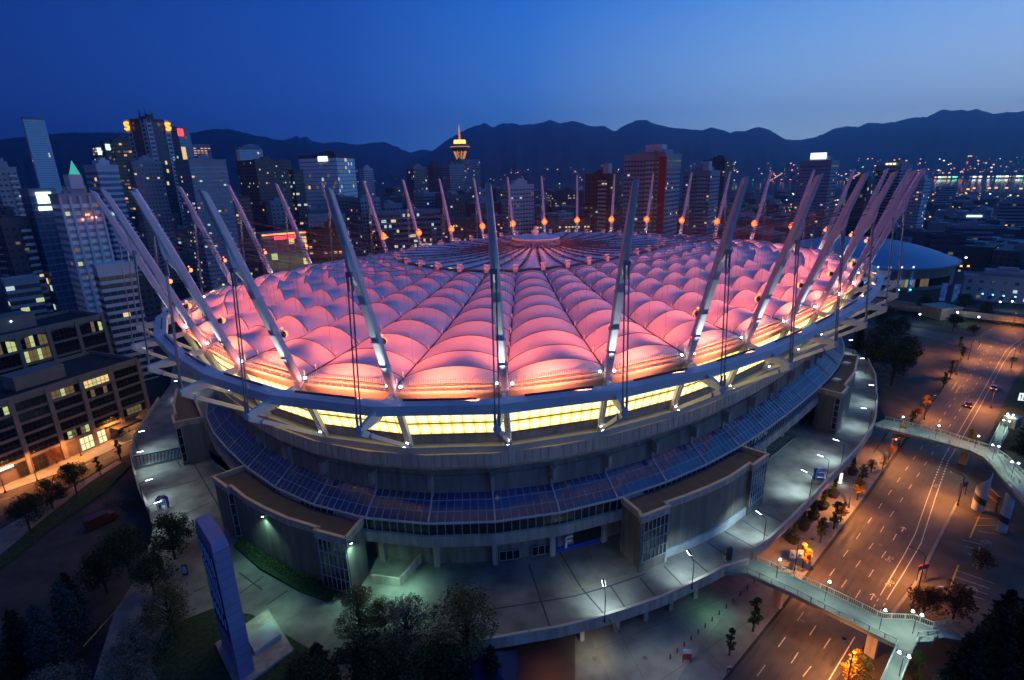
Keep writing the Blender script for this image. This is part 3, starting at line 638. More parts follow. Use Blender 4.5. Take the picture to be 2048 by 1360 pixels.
# hedge bed below the left block
mb = MB(); q = G([(478, 1078), (560, 1125), (640, 1165), (690, 1190), (655, 1205), (600, 1185), (520, 1140), (470, 1095)], PZ); mb.prism(q, PZ, PZ+.5); tag(mb.build('planting_bed', grass), kind='structure')
# recess details under the canopy: dark windows, blue doorway panel with the letter F, ramp wall
def wall_at(px, z): # on the ground wall, off -6
    return min(((V((O(k/2000, -5.9).x, O(k/2000, -5.9).y, 0))-V((at(px[0], px[1], z).x, at(px[0], px[1], z).y, 0))).length, k/2000) for k in range(2000))[1]
for (xa, ya), (xb, yb), zz in (((1000, 1128), (1041, 1119), PZ+1.2), ((1069, 1113), (1108, 1106), PZ+1.6)):
    sA, sB = wall_at((xa, ya), zz), wall_at((xb, yb), zz); a, b_ = O(sA, -5.9), O(sB, -5.9)
    glazed(a, b_, PZ+.3, PZ+2.4, 3, 1, st, black, .1)
bluem = mat('gate_blue', (.03, .05, .42), .4); whitem = mat('white_paint', (.8, .8, .8), .5)
def letter(mb, strokes, org, ex, ez, ey, th, dp, mi=0):
    for (x0, y0), (x1, y1) in strokes:
        a = org+ex*x0+ez*y0; b_ = org+ex*x1+ez*y1; d = (b_-a).normalized(); mb.beam(a-d*th/2, b_+d*th/2, th, dp, up=ey, mi=mi)
sA, sB = wall_at((1118, 1100), PZ+2), wall_at((1215, 1078), PZ+2); a, b_ = O(sA, -5.8), O(sB, -5.8); d = (b_-a).normalized(); n = V((d.y, -d.x, 0)); n = n if n.y < 0 else -n
mb = MB(); mb.beam(V((a.x, a.y, PZ+.5)), V((b_.x, b_.y, PZ+.5)), .5, .9); mb.box(V((a.x, a.y, PZ+2.2))+n*.2, (.8, .5, 3.6)); mb.build('gate_frame', bluem, st)
mb = MB(); mb.beam(V((a.x, a.y, PZ+2.4))+d*4+n*.1, V((b_.x, b_.y, PZ+2.4))+n*.1, .3, 2.4); mb.build('gate_opening', black, st)
mb = MB(); letter(mb, (((0, 0), (0, 2.2)), ((0, 2.2), (1.3, 2.2)), ((0, 1.2), (1.0, 1.2))), V((a.x, a.y, PZ+1.3))+d*2.0+n*.6, d, V((0, 0, 1)), n, .42, .3); mb.build('gate_letter', whitem, st)
# retaining wall and stair pit at the left of the recess
rp = G([(745, 1165), (800, 1172), (846, 1120)], PZ); mb = MB(); mb.wall(rp, PZ, PZ+1.8, .35)
tag(mb.build('ramp_wall', conc), 'low concrete retaining wall round the green lit service ramp', 'wall')
# louvred skylight strips on the plaza
def skylight(px, label):
    t = thing('plaza_skylight', at(*px[0], PZ), label, 'skylight', 'slatted skylights beside the stadium wall'); p = G(px, PZ+.6)
    mb = MB(); mb.prism([(k.x, k.y) for k in p], PZ, PZ+.55); mb.build('kerb', conc_d, t)
    mb = MB(); n_ = 14
    for k in range(n_+1): mb.beam(p[0].lerp(p[1], k/n_), p[3].lerp(p[2], k/n_), .25, .3)
    mb.beam(p[0], p[1], .3, .35); mb.beam(p[3], p[2], .3, .35); mb.build('slat', teal, t)
skylight([(1512, 900), (1567, 867), (1590, 873), (1538, 915)], 'teal slatted skylight between the right podium block and the far block')
skylight([(405, 892), (440, 915), (468, 950), (430, 925)], 'blue slatted skylight on the left plaza beneath the glass canopy')
skylight([(264, 915), (365, 895), (362, 915), (268, 936)], 'wide grey stair grating across the left plaza walkway')
# ================================================================== TOWERS AND HOUSES OF THE CITY
gl_d = mat('tower_glass_dark', (.06, .08, .13), .2, spec=.8, metal=.3); gl_b = mat('tower_glass_blue', (.12, .24, .42), .2, spec=1.0, metal=.5); gl_p = mat('tower_glass_sky_painted', (.85, .9, .92), .4)  # pale matte glass has the reflected sky painted into its base colour
LW = lit('window_warm', (1, .72, .3), .8); LC = lit('window_cool', (.75, .95, 1), .6); LD = lit('window_dim', (.75, .55, .25), .16); LG = lit('window_green', (.85, .95, .4), .55); LO = lit('orange_glow', (1, .45, .2), .9)
wl_beige = mat('tower_beige', (.42, .38, .4), .8, noise=.1, scale=.1); wl_brown = mat('tower_brown', (.22, .16, .15), .8, noise=.15, scale=.1); wl_white = mat('tower_white', (.62, .62, .66), .7, noise=.08, scale=.1)
wl_dark = mat('tower_dark', (.11, .1, .12), .7, noise=.2, scale=.1); wl_grey = mat('tower_grey', (.36, .36, .4), .8, noise=.12, scale=.1); wl_brz = mat('tower_bronze', (.42, .25, .11), .35); wl_red = mat('tower_red', (.3, .03, .03), .7); wl_brick = mat('tower_brick', (.2, .08, .06), .85, noise=.2, scale=.2)
def tower(name, x0, x1, yt, d, label, fl=3.1, wall=wl_grey, gls=gl_d, litp=.08, rot=25, style='punched', dep=1.0, pw=2.3, lits=None, pent=.5, group='towers of the city', d0=0, ratio=.6, cat='building', balc=False, z0=0):
    a, b = atd(x0, yt, d), atd(x1, yt, d); W = (V((b.x, b.y, 0))-V((a.x, a.y, 0))).length; zt = (a.z+b.z)/2
    c = (a+b)/2; c.z = z0; va = math.atan2(c.y, c.x)-pi/2; ph = radians(rot); wd = W/(abs(cos(ph))+dep*abs(sin(ph))); dp = wd*dep
    c += V((c.x, c.y, 0)).normalized()*dp*.4; rz = va+ph; H = zt-z0
    t = thing(name, c, label, cat, group); Rm = Matrix.Rotation(rz, 3, 'Z'); L = lambda x, y, z: c+Rm@V((x, y, z))
    mb = MB(); mb.box(c+V((0, 0, H/2)), (wd, dp, H), rz); mb.build('wall', wall, t)
    mb = MB(); mb.wall([L(sx*(wd/2+.05), sy*(dp/2+.05), H) for sx, sy in ((-1, -1), (1, -1), (1, 1), (-1, 1))], zt+.004, zt+1.1, .5, closed=True); mb.box(c+V((0, 0, H+.12)), (wd, dp, .2), rz); mb.build('roof', wall, t)
    if pent:
        mb = MB(); mb.box(L(wd*.08, dp*.05, H+2.2), (wd*pent, dp*pent, 4), rz); mb.box(L(-wd*.2, -dp*.1, H+1.2), (wd*.18, dp*.2, 2), rz); mb.box(L(wd*.1, 0, H+5), (wd*pent*.5, dp*pent*.5, 1.6), rz); mb.build('penthouse', wall, t)
    ns = max(1, int(H/fl)); st0 = max(0, ns-int(min(ns, 60))); lits = lits or (LW, LD, LD, LC); vis = ((0, -1), (-1, 0), (1, 0))
    ns_vis = [k for k in range(st0, ns)]
    for k in ns_vis:
        z = k*fl+fl*.5; hh = fl*(.42 if style != 'glass' else .86)*(1.3 if style == 'band' else 1); mb = MB(); mats = [gls]+list(lits); base = rnd.random() < .06
        for nx, ny in vis:
            ln = wd if ny else dp; n_ = max(2, int(ln/pw)); off = (dp if ny else wd)/2+.06
            for q in range(n_):
                u0 = -ln/2+ln*(q+.5)/n_; ww = ln/n_*({'punched': ratio, 'glass': .93, 'band': .97}[style])
                mi = 0
                if rnd.random() < (litp*2.5 if base else litp*.7): mi = rnd.randint(1, len(lits))
                pt = [(u0-ww/2, z-hh/2), (u0+ww/2, z-hh/2), (u0+ww/2, z+hh/2), (u0-ww/2, z+hh/2)]
                if ny: P = [L(u, -off, zz) for u, zz in pt]
                else: P = [L(nx*off, u*(1 if nx > 0 else -1), zz) for u, zz in pt]
                mb.poly(P, mi)
            if style == 'punched':
                if ny: mb.box(L(0, -off, z-hh/2), (ln*.98, .16, .14), rz, len(lits)+1)
                else: mb.box(L(nx*off, 0, z-hh/2), (.16, ln*.98, .14), rz, len(lits)+1)
        mb.build('window_band', mats+[wall], t)
        if balc and k % 1 == 0:
            mb = MB(); mb.box(L(wd*.22, -dp/2-.7, k*fl+.1), (wd*.34, 1.5, .25), rz); mb.box(L(wd*.22, -dp/2-1.4, k*fl+.7), (wd*.34, .08, 1), rz); mb.build('balcony', wl_white, t)
            if vis[1]: mb = MB(); mb.box(L(-wd/2-.6, dp*.1, k*fl+.1), (1.3, dp*.4, .25), rz); mb.build('balcony', wl_white, t)
    return t, L, wd, dp, H, rz
def sign_box(t, L, x, y, z, w_, h, m, rz, th=.4, name='roof_sign'):
    mb = MB(); mb.box(L(x, y, z), (w_, th, h), rz); mb.build(name, m, t)
LS = lit('sign_white', (.8, .97, 1), 1.7); LR = lit('sign_red', (1, .06, .05), 2.0); LY = lit('sign_amber', (1, .36, .03), 2.2); LT = lit('roof_teal_glow', (.1, .8, .7), .55)
TW = [
 ('apartment_tower', -35, 32, 338, 430, 'balconied apartment tower cut by the left edge of the photo', dict(wall=wl_grey, litp=.1, balc=True)),
 ('office_tower', 41, 88, 236, 1350, 'tall pale glass slab tower standing alone at far left', dict(style='glass', gls=gl_p, wall=wl_grey, litp=.015, pent=0, dep=.35, rot=12, fl=4)),
 ('sign_tower', 38, 112, 382, 330, 'dark glass tower topped by a glowing white sign', dict(style='glass', gls=gl_b, wall=wl_grey, litp=.03, rot=18, pent=0)),
 ('hotel_tower', 96, 196, 392, 310, 'broad pale tower with white ribs behind the leftmost masts', dict(style='band', gls=gl_p, wall=wl_beige, litp=.05, rot=15, fl=3.1, lits=(LD, LG, LD))),
 ('office_tower', 166, 236, 333, 470, 'blue glass tower with thin white floor lines', dict(style='band', gls=gl_b, wall=wl_white, litp=.03, rot=30, fl=3.8)),
 ('office_tower', 183, 203, 292, 850, 'slim tower of lit stripes left of the bronze tower', dict(style='band', litp=.45, wall=wl_dark, pent=0)),
 ('office_tower', 200, 220, 284, 880, 'narrow dark tower with a mint rooftop light', dict(style='glass', litp=.02, wall=wl_dark, pent=0)),
 ('bronze_tower', 217, 264, 280, 760, 'bronze banded office tower beside the tower of red letters', dict(style='band', gls=wl_brz, wall=wl_brown, litp=.25, lits=(LD, LD, LO), fl=3.8, rot=10)),
 ('bank_tower', 250, 336, 240, 640, 'dark brown tower with white ribs and glowing red and yellow letter signs', dict(style='glass', gls=gl_d, wall=wl_dark, litp=.04, rot=40, pent=.3, fl=3.8)),
 ('office_tower', 337, 378, 256, 780, 'blue glass tower with a small red sign', dict(style='glass', gls=gl_b, wall=wl_grey, litp=.05, pent=0, rot=35)),
 ('hotel_block', 378, 420, 290, 900, 'hotel with a grid of orange lit windows', dict(style='punched', litp=.9, lits=(LO,), wall=wl_grey, rot=10, pent=0, ratio=.7, pw=4)),
 ('apartment_tower', 250, 322, 326, 520, 'grey gridded tower in front of the tower of red letters', dict(style='punched', wall=wl_grey, litp=.05, rot=12)),
 ('office_block', 346, 452, 322, 470, 'wide blue windowed tower below the orange lit hotel', dict(style='punched', gls=gl_b, wall=wl_grey, litp=.1, lits=(LC, LD, LW), rot=22, ratio=.75, pent=.3)),
 ('office_tower', 470, 524, 296, 900, 'glass tower with a rounded crown and white roof sign', dict(style='glass', gls=gl_p, wall=wl_grey, litp=.02, pent=.7, rot=8)),
 ('office_tower', 470, 582, 322, 600, 'brown concrete tower with small square windows', dict(style='punched', wall=wl_brown, litp=.1, rot=28, ratio=.5, pent=.2)),
 ('office_tower', 577, 606, 342, 520, 'narrow black tower beside the brown concrete tower', dict(style='band', wall=wl_dark, litp=.1, pent=0)),
 ('office_tower', 596, 710, 312, 650, 'large reflective glass tower with a white sign on its roof', dict(style='glass', gls=gl_p, wall=wl_dark, litp=.06, rot=-28, fl=4, pent=.4)),
 ('apartment_tower', 718, 746, 338, 900, 'small white tower with a glowing top left of the tall masts', dict(style='punched', wall=wl_white, litp=.1)),
 ('apartment_tower', 812, 852, 335, 880, 'dark green grey tower between two thin masts', dict(style='glass', wall=wl_grey, litp=.05, rot=30)),
 ('office_tower', 855, 884, 333, 800, 'dark tower with a stepped crown, left one of the crowned pair', dict(style='punched', wall=wl_brown, litp=.03, rot=30, pent=.6)),
 ('office_tower', 885, 928, 330, 770, 'pale gridded tower with a stepped crown below the observation tower', dict(style='punched', wall=wl_beige, litp=.05, rot=25, pent=.6, ratio=.5)),
 ('office_block', 912, 960, 320, 885, 'brown office block carrying the observation tower', dict(style='punched', wall=wl_beige, litp=.14, rot=15, pent=0)),
 ('apartment_tower', 1003, 1068, 372, 450, 'cream apartment tower behind the middle of the roof', dict(style='punched', wall=wl_white, litp=.05, rot=20, ratio=.7, balc=True)),
 ('office_block', 1092, 1168, 384, 720, 'dark office block with scattered coloured windows', dict(style='punched', wall=wl_dark, litp=.25, lits=(LW, LC, LO, LG), rot=10, pent=.2)),
 ('apartment_tower', 1170, 1244, 350, 455, 'brick red striped tower with a white roof box', dict(style='punched', wall=wl_brick, litp=.05, rot=-25, ratio=.7, balc=True)),
 ('apartment_tower', 1249, 1366, 311, 420, 'tallest tower behind the roof with a bright red stripe', dict(style='punched', wall=wl_grey, litp=.05, rot=-22, ratio=.75, balc=True, pent=.55)),
 ('apartment_tower', 1367, 1442, 344, 500, 'grey blue apartment tower right of the red striped tower', dict(style='punched', wall=wl_grey, litp=.05, rot=-20, ratio=.7, balc=True)),
 ('apartment_tower', 1406, 1468, 322, 640, 'dim tower with roof antennas behind the grey blue tower', dict(style='punched', wall=wl_dark, litp=.04, rot=-20)),
 ('apartment_tower', 1600, 1681, 323, 600, 'square tower with a glowing white crown', dict(style='punched', gls=gl_b, wall=wl_grey, litp=.04, rot=-15, ratio=.75)),
 ('apartment_tower', 1690, 1752, 363, 640, 'dark glass tower between the two crowned towers on the right', dict(style='glass', wall=wl_dark, litp=.05, rot=-20)),
 ('apartment_tower', 1753, 1826, 333, 700, 'terraced dark tower with three yellow roof lights', dict(style='band', gls=gl_d, wall=wl_grey, litp=.05, rot=-25, pent=.7)),
 ('apartment_tower', 1812, 1864, 360, 640, 'pale gridded tower at the right beside the outermost mast', dict(style='punched', gls=gl_b, wall=wl_white, litp=.07, rot=-20, ratio=.7)),
 ('theatre_building', 512, 612, 470, 262, 'glass fronted building with red neon along its roof edge', dict(style='glass', gls=teal, wall=wl_grey, litp=.14, lits=(LW, LG, LW), rot=12, pent=0, fl=3.2, dep=.6)),
 ('brick_building', 612, 700, 462, 300, 'brick building with orange lit floors right of the neon roofed building', dict(style='punched', wall=wl_brick, litp=.1, lits=(LO, LD), rot=-10, pent=.3, dep=.7)),
 ('beige_hall', 613, 690, 432, 480, 'windowless beige hall behind the brick building', dict(style='punched', wall=wl_beige, litp=.25, rot=5, pent=0, dep=.6, ratio=.3)),
 ('long_building', 738, 880, 424, 560, 'long low grey building with white strip windows', dict(style='band', wall=wl_grey, litp=.2, lits=(LC, LW), rot=4, dep=.4, pent=0, fl=5)),
 ('lit_hall', 700, 800, 412, 760, 'low hall with a bright white lit roof strip', dict(style='band', wall=wl_grey, litp=.05, rot=5, dep=.4, pent=0)),
 ('low_building', 880, 1010, 440, 500, 'low brown building behind the red floodlights, left of the cream tower', dict(style='punched', wall=wl_brown, litp=.18, lits=(LW, LO), rot=3, dep=.5, pent=.2)),
 ('low_building', 1070, 1180, 445, 430, 'low building with green white lit top floor behind the roof hub', dict(style='punched', wall=wl_brown, litp=.3, lits=(LG, LW), rot=3, dep=.5, pent=0)),
 ('banded_block', 182, 268, 532, 262, 'low block of bold white horizontal bars left of the stadium', dict(style='band', wall=wl_white, gls=gl_d, litp=.04, rot=12, fl=3.0, dep=.6, pent=0)),
 ('low_building', 440, 500, 395, 520, 'dark block with white railed terraces below the brown tower', dict(style='band', wall=wl_dark, litp=.06, rot=15, pent=0)),
 ('apartment_tower', -30, 60, 440, 330, 'dim tower low at the left edge below the balconied tower', dict(style='punched', wall=wl_dark, litp=.08, pent=.3, balc=True)),
 ('low_building', 0, 78, 560, 300, 'low flat building with a green lit strip at far left', dict(style='band', wall=wl_grey, litp=.25, lits=(LG, LC), rot=8, pent=0, dep=.6)),
 ('low_building', 250, 345, 560, 330, 'dark low building directly left of the roof edge', dict(style='punched', wall=wl_dark, litp=.05, rot=10, pent=.3, dep=.8)),
]
TT = {}
for nm, x0, x1, yt, d, lab, kw in TW: TT[lab] = tower(nm, x0, x1, yt, d, lab, **kw)
def T(key): return next(v for k, v in TT.items() if key in k)
t, L, wd, dp, H, rz = T('glowing white sign'); sign_box(t, L, 0, -dp/2-.3, H-3, wd*.55, 5, LS, rz); sign_box(t, L, 0, -dp/2-.4, H-7.6, wd*.62, 1.8, LS, rz, name='lit_fascia')
t, L, wd, dp, H, rz = T('white ribs behind')
for k in range(5):
    x = -wd/2+wd*k/4; mb = MB(); mb.box(L(x, -dp/2-.4, H/2), (.9, .9, H), rz); mb.build('rib', wl_white, t)
mb = MB(); mb.box(L(wd*.1, 0, H+6), (wd*.35, dp*.5, 6), rz); mb.build('roof_box', wl_white, t)
mb = MB(); [mb.ball(L(wd*u, -dp/2-.6, H-10+rnd.random()*2), .45, 6) for u in (-.05, .05, .12, .2, .3)]; mb.build('red_light', lit('tail_red', (1, .25, .12), 4), t)
# bank tower: ribs, letters, antennas
t, L, wd, dp, H, rz = T('red and yellow letter')
for fx_, fy_, sx in ((wd*.38, -dp/2-.3, 0), (-wd*.38, -dp/2-.3, 0), (-wd/2-.3, dp*.38, 1), (-wd/2-.3, -dp*.36, 1)):
    mb = MB(); n_ = int(H/3.8)
    for k in range(n_): mb.box(L(fx_, fy_, k*3.8+1.9), (.6 if sx else wd*.2, wd*.2 if sx else .6, 1.7), rz)
    mb.box(L(fx_-(0 if sx else wd*.1), fy_-(wd*.1 if sx else 0), H/2), (.6, .6, H), rz); mb.box(L(fx_+(0 if sx else wd*.1), fy_+(wd*.1 if sx else 0), H/2), (.6, .6, H), rz)
    mb.build('rib', wl_white, t)
def ess(L, fx_, fy_, z, s, sx, t):
    rzv = rz; pts = [(.8, .75), (.3, 1), (-.5, .95), (-.85, .6), (-.6, .2), (.4, -.1), (.8, -.4), (.55, -.85), (-.3, -1), (-.85, -.75)]
    f = (lambda u, v: L(fx_, fy_-u*s, z+v*s)) if sx else (lambda u, v: L(fx_+u*s, fy_, z+v*s))
    mb = MB(); mb.tube([f(u, v) for u, v in pts], s*.34, 6); mb.build('letter_sign', LY, t)
    
for fx_, fy_, sx in ((wd*.38, -dp/2-1.2, 0), (-wd/2-1.2, dp*.38, 1)):
    mb = MB(); mb.box(L(fx_, fy_, H-5), (.8 if sx else wd*.22, wd*.22 if sx else .8, 12), rz); mb.build('sign_panel', wl_white, t); ess(L, fx_-(1.0 if sx else 0), fy_-(0 if sx else 1.0), H-5, 3.0, sx, t)
mb = MB()
for k in range(9): mb.beam(L((k-4)*2.2, (k % 3)*2-2, H), L((k-4)*2.2, (k % 3)*2-2, H+6+(k*37 % 7)), .3, .3)
mb.beam(L(-10, 0, H+6), L(9, 0, H+6), .3, .3); mb.build('antenna', darkm, t)
t, L, wd, dp, H, rz = T('small red sign'); sign_box(t, L, -wd*.3, -dp/2-.4, H-5, 7, 8, LR, rz)
mb = MB(); mb.box(L(-wd*.3, -dp/2-.3, H*.75), (5, .5, H*.2), rz); mb.build('lit_stair', LW, t)
t, L, wd, dp, H, rz = T('mint rooftop'); sign_box(t, L, 0, -dp/2-.4, H-6, 5, 7, lit('sign_mint', (.4, 1, .85), 2.5), rz)
t, L, wd, dp, H, rz = T('slim tower of lit'); sign_box(t, L, 0, -dp/2-.4, H-6, 4, 8, LS, rz)
t, L, wd, dp, H, rz = T('rounded crown'); sign_box(t, L, -wd*.15, -dp/2-.5, H-22, 10, 3, LS, rz)
t, L, wd, dp, H, rz = T('sign on its roof'); sign_box(t, L, wd*.15, -dp/2-.5, H-3, 11, 5, LS, rz)
t, L, wd, dp, H, rz = T('glowing white crown'); sign_box(t, L, 0, -dp*.25-.3, H+5, wd*.5, 5.5, LS, rz)
t, L, wd, dp, H, rz = T('three yellow'); mb = MB(); [mb.box(L(wd*u, -dp*.36, H+2.6), (2.2, .4, 1.6), rz) for u in (-.15, 0, .15)]; mb.build('roof_light', lit('roof_yellow', (1, .85, .45), 2), t)
t, L, wd, dp, H, rz = T('bright red stripe')
mb = MB(); mb.box(L(wd*.5-1.5, -dp/2-1.0, H/2-1), (5.0, 1.6, H), rz); mb.build('red_stripe', mat('stripe_red', (.5, .02, .025), .6), t)
mb = MB(); mb.box(L(wd*.28, -dp/2-1.2, H/2), (1.2, 1.2, H+6), rz); mb.build('ochre_rib', mat('stripe_ochre', (.35, .2, .05), .6), t)
mb = MB(); mb.box(L(wd*.1, -dp*.1, H+5), (wd*.4, dp*.3, 5), rz); mb.build('roof_box', wl_white, t)
for key in ('white roof box', 'right of the red striped'):
    t, L, wd, dp, H, rz = T(key); mb = MB(); mb.box(L(wd*.25, -dp*.2, H+4.5), (wd*.22, dp*.3, 8), rz); mb.build('roof_box', wl_white, t)
t, L, wd, dp, H, rz = T('white ribs behind')
t, L, wd, dp, H, rz = T('red neon')
mb = MB(); a, b = L(-wd/2, -dp/2-.5, H+.6), L(wd/2, -dp/2-.5, H+.6); mb.tube([a, b], .32, 6); mb.build('neon_tube', lit('neon_orange', (1, .22, .05), 3), t)
mb = MB()
for k in range(10): x = -wd*.22+k*wd*.05; mb.box(L(x, -dp/2-.6, H-1.0), (wd*.035, .25, 1.5), rz)
mb.build('sign_letters', lit('neon_red', (1, .05, .08), 2.4), t)
for key, x in (('white lit roof strip', 0),):
    t, L, wd, dp, H, rz = T(key); mb = MB(); mb.box(L(0, -dp/2-.5, H-2), (wd*.55, .5, 5), rz); mb.build('light_strip', LS, t)
for key in ('left one of the crowned', 'below the observation'):
    t, L, wd, dp, H, rz = T(key); mb = MB()
    for sx in (-.3, 0, .3): mb.box(L(wd*sx, -dp*.2, H+5), (wd*.22, dp*.22, 9), rz, taper=.3)
    mb.build('crown', wl_brown, t)
# pyramid roofed tower
p0 = atd(135, 357, 900); p1 = atd(168, 357, 900); c = (p0+p1)/2; w_ = (p1-p0).length; z1 = p0.z; za = atd(151, 321, 900).z
t = thing('pyramid_tower', (c.x, c.y, 0), 'tower with a glowing teal pyramid roof', 'building', 'towers of the city')
mb = MB(); mb.box((c.x, c.y, z1/2), (w_*.75, w_*.75, z1), .5); mb.build('wall', wl_dark, t)
mb = MB(); mb.box((c.x, c.y, (z1+za)/2), (w_*.75, w_*.75, za-z1), .5, taper=.03); mb.build('roof', LT, t)  # roof emits teal itself, in place of floodlights
# observation tower
c = atd(921, 318, 890); bz = c.z; t = thing('observation_tower', (c.x, c.y, bz), 'slender observation tower with a golden lit saucer and spire', 'tower')
zz = lambda y: atd(920, y, 890).z
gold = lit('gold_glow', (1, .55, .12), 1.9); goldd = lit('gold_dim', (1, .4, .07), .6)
mb = MB(); mb.cyl((c.x, c.y, bz-6), 5.5, zz(306)-bz+6, 16, 5.5); mb.build('shaft', wl_beige, t)
mb = MB()
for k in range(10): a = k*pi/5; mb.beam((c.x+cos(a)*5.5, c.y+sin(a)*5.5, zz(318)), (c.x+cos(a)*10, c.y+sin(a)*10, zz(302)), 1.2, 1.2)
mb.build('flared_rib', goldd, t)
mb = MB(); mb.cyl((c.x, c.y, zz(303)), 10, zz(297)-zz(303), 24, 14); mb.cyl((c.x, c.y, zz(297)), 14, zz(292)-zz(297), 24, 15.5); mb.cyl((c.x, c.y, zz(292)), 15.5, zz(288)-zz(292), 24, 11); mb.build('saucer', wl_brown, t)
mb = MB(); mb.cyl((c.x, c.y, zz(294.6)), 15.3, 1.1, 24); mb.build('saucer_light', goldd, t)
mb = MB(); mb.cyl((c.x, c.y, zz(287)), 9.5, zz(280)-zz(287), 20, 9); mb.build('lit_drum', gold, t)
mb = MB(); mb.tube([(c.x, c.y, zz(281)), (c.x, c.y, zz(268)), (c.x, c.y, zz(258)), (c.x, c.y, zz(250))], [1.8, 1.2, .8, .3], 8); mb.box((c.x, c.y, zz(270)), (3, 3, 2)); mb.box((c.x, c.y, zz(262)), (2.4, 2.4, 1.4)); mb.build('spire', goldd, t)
# ---- loft building at the left: two wings
brickm = mat('loft_brick', (.16, .12, .11), .85, noise=.25, scale=.4); brick2 = mat('loft_trim', (.24, .19, .17), .8, noise=.15, scale=.4); blk = mat('roof_black', (.03, .03, .035), .9, noise=.2, scale=.3)
def wing(label, A, B, H, depth, bays, rows, z_g, litf, arched=False, corner=True):
    A, B = V((A[0], A[1], 0)), V((B[0], B[1], 0)); d = (B-A).normalized(); n = V((d.y, -d.x, 0))
    if n.dot(-A) < 0: n = -n
    t = thing('loft_building', (A+B)/2, label, 'building', 'loft buildings at the left')
    P = [A, B, B-n*depth, A-n*depth]; mb = MB(); mb.prism([(p.x, p.y) for p in P], 0, H-.6, 0, 1); mb.build('wall', [brickm, blk], t)
    mb = MB(); mb.wall([p+V((0, 0, 0)) for p in P], H-.8, H+.5, .5, closed=True); mb.build('parapet', brick2, t)
    ln = (B-A).length; bw_ = ln/bays; rh = (H-z_g-1.2)/rows
    mb = MB()
    for k in range(bays+1): p = A+d*k*bw_+n*.3; mb.box(p+V((0, 0, H/2)), (1.2, .7, H-.4), math.atan2(d.y, d.x))
    for r in range(rows+1): z = z_g+r*rh; mb.beam(A+n*.18+V((0, 0, z)), B+n*.18+V((0, 0, z)), .35, .7)
    mb.build('facade_frame', brick2, t)
    for k in range(bays):
        for r in range(rows):
            z0 = z_g+r*rh+.45; z1 = z_g+(r+1)*rh-.5; x0 = k*bw_+.75; x1 = (k+1)*bw_-.75; g = lambda x, z, o=.1: A+d*x+n*o+V((0, 0, z))
            q = rnd.random(); nm = 6; mb = MB(); mats = [dglass, LW, LG, LD]; top_arc = arched and r == rows-1
            for s in range(nm):
                mi = 0
                if q < litf: mi = rnd.choice((0, 3, 2, 3, 2, 0))
                elif q < litf+.02: mi = rnd.choice((1, 2))
                xa, xb = x0+(x1-x0)*s/nm, x0+(x1-x0)*(s+1)/nm
                arc = (lambda x: z1-((x-(x0+x1)/2)/((x1-x0)/2))**2*.9) if top_arc else (lambda x: z1)
                mb.poly([g(xa, z0), g(xb, z0), g(xb, arc(xb)), g(xa, arc(xa))], mi)
            w_o = mb.build('window', mats, t); mb = MB()
            for s in range(nm+1): x = x0+(x1-x0)*s/nm; mb.beam(g(x, z0, .14), g(x, z1, .14), .09, .09, up=(d.x, d.y, 0))
            for zq in (z0, (z0*1.2+z1*.8)/2, z1): mb.beam(g(x0, zq, .15), g(x1, zq, .15), .1, .1)
            mb.build('window_frame', darkm, w_o)
    return t, A, d, n, ln, bw_
t, A, d, n, ln, bw_ = wing('brick loft wing along the orange lit street, with a lit shopfront at its foot', (-158, 92), (-130, 166), 23, 24, 9, 5, 5.2, .2)
g = lambda x, z, o=.3: A+d*x+n*o+V((0, 0, z))
for x0, x1, m, nm in ((ln-22, ln-14.5, lit('shop_window', (1, .9, .45), 1.0), 'shopfront'), (ln-38, ln-31, black, 'shopfront')):
    mb = MB(); mb.poly([g(x0, .4), g(x1, .4), g(x1, 4.6), g(x0, 4.6)]); o = mb.build(nm, m, t); mb = MB()
    for k in range(7): mb.beam(g(x0+(x1-x0)*k/6, .4, .36), g(x0+(x1-x0)*k/6, 4.6, .36), .1, .1, up=(d.x, d.y, 0))
    for z in (.4, 2.5, 4.6): mb.beam(g(x0, z, .36), g(x1, z, .36), .12, .12)
    mb.build('mullion', darkm, o)
mb = MB(); mb.tube([g(ln-47, 4.9, .8), g(ln-39, 4.9, .8)], .28, 6); mb.build('light_tube', lit('tube_pink', (1, .75, .6), 4), t)
mb = MB(); mb.box(g(ln-9, 3.9, 2.0), (8, 4, .5), math.atan2(d.y, d.x)); mb.build('entrance_canopy', darkm, t)
mb = MB(); mb.box(g(ln-24, 24.6, -9), (13, 6, 4), math.atan2(d.y, d.x)); mb.build('roof_plant', brick2, t)
mb = MB(); mb.box(g(ln-46, 23.9, -9), (7, 4, 2), math.atan2(d.y, d.x)); mb.build('roof_plant', darkm, t)
lamp('SPOT', g(ln-18, 4.2, 3.2), 500, (1, .85, .45), .5, g(ln-18, 0, 5), 140, .8); lamp('POINT', g(ln-6, 3.2, 2.5), 700, (1, .5, .18), .3)
t, A, d, n, ln, bw_ = wing('taller rear loft wing with arched top floor windows', (-190, 128), (-163, 196), 31, 20, 8, 5, 5, .34, arched=True)
mb = MB(); mb.box((A+d*ln*.45-n*12)+V((0, 0, 33)), (46, 9, 5), math.atan2(d.y, d.x)); pn = mb.build('penthouse', brick2, t)
mb = MB()
for k in range(6):
    p = A+d*(ln*.12+k*8)-n*7.3; mb.ball(p+V((0, 0, 34)), .28, 6)
mb.build('terrace_light', lit('terrace_white', (.8, .9, 1), 5), pn)
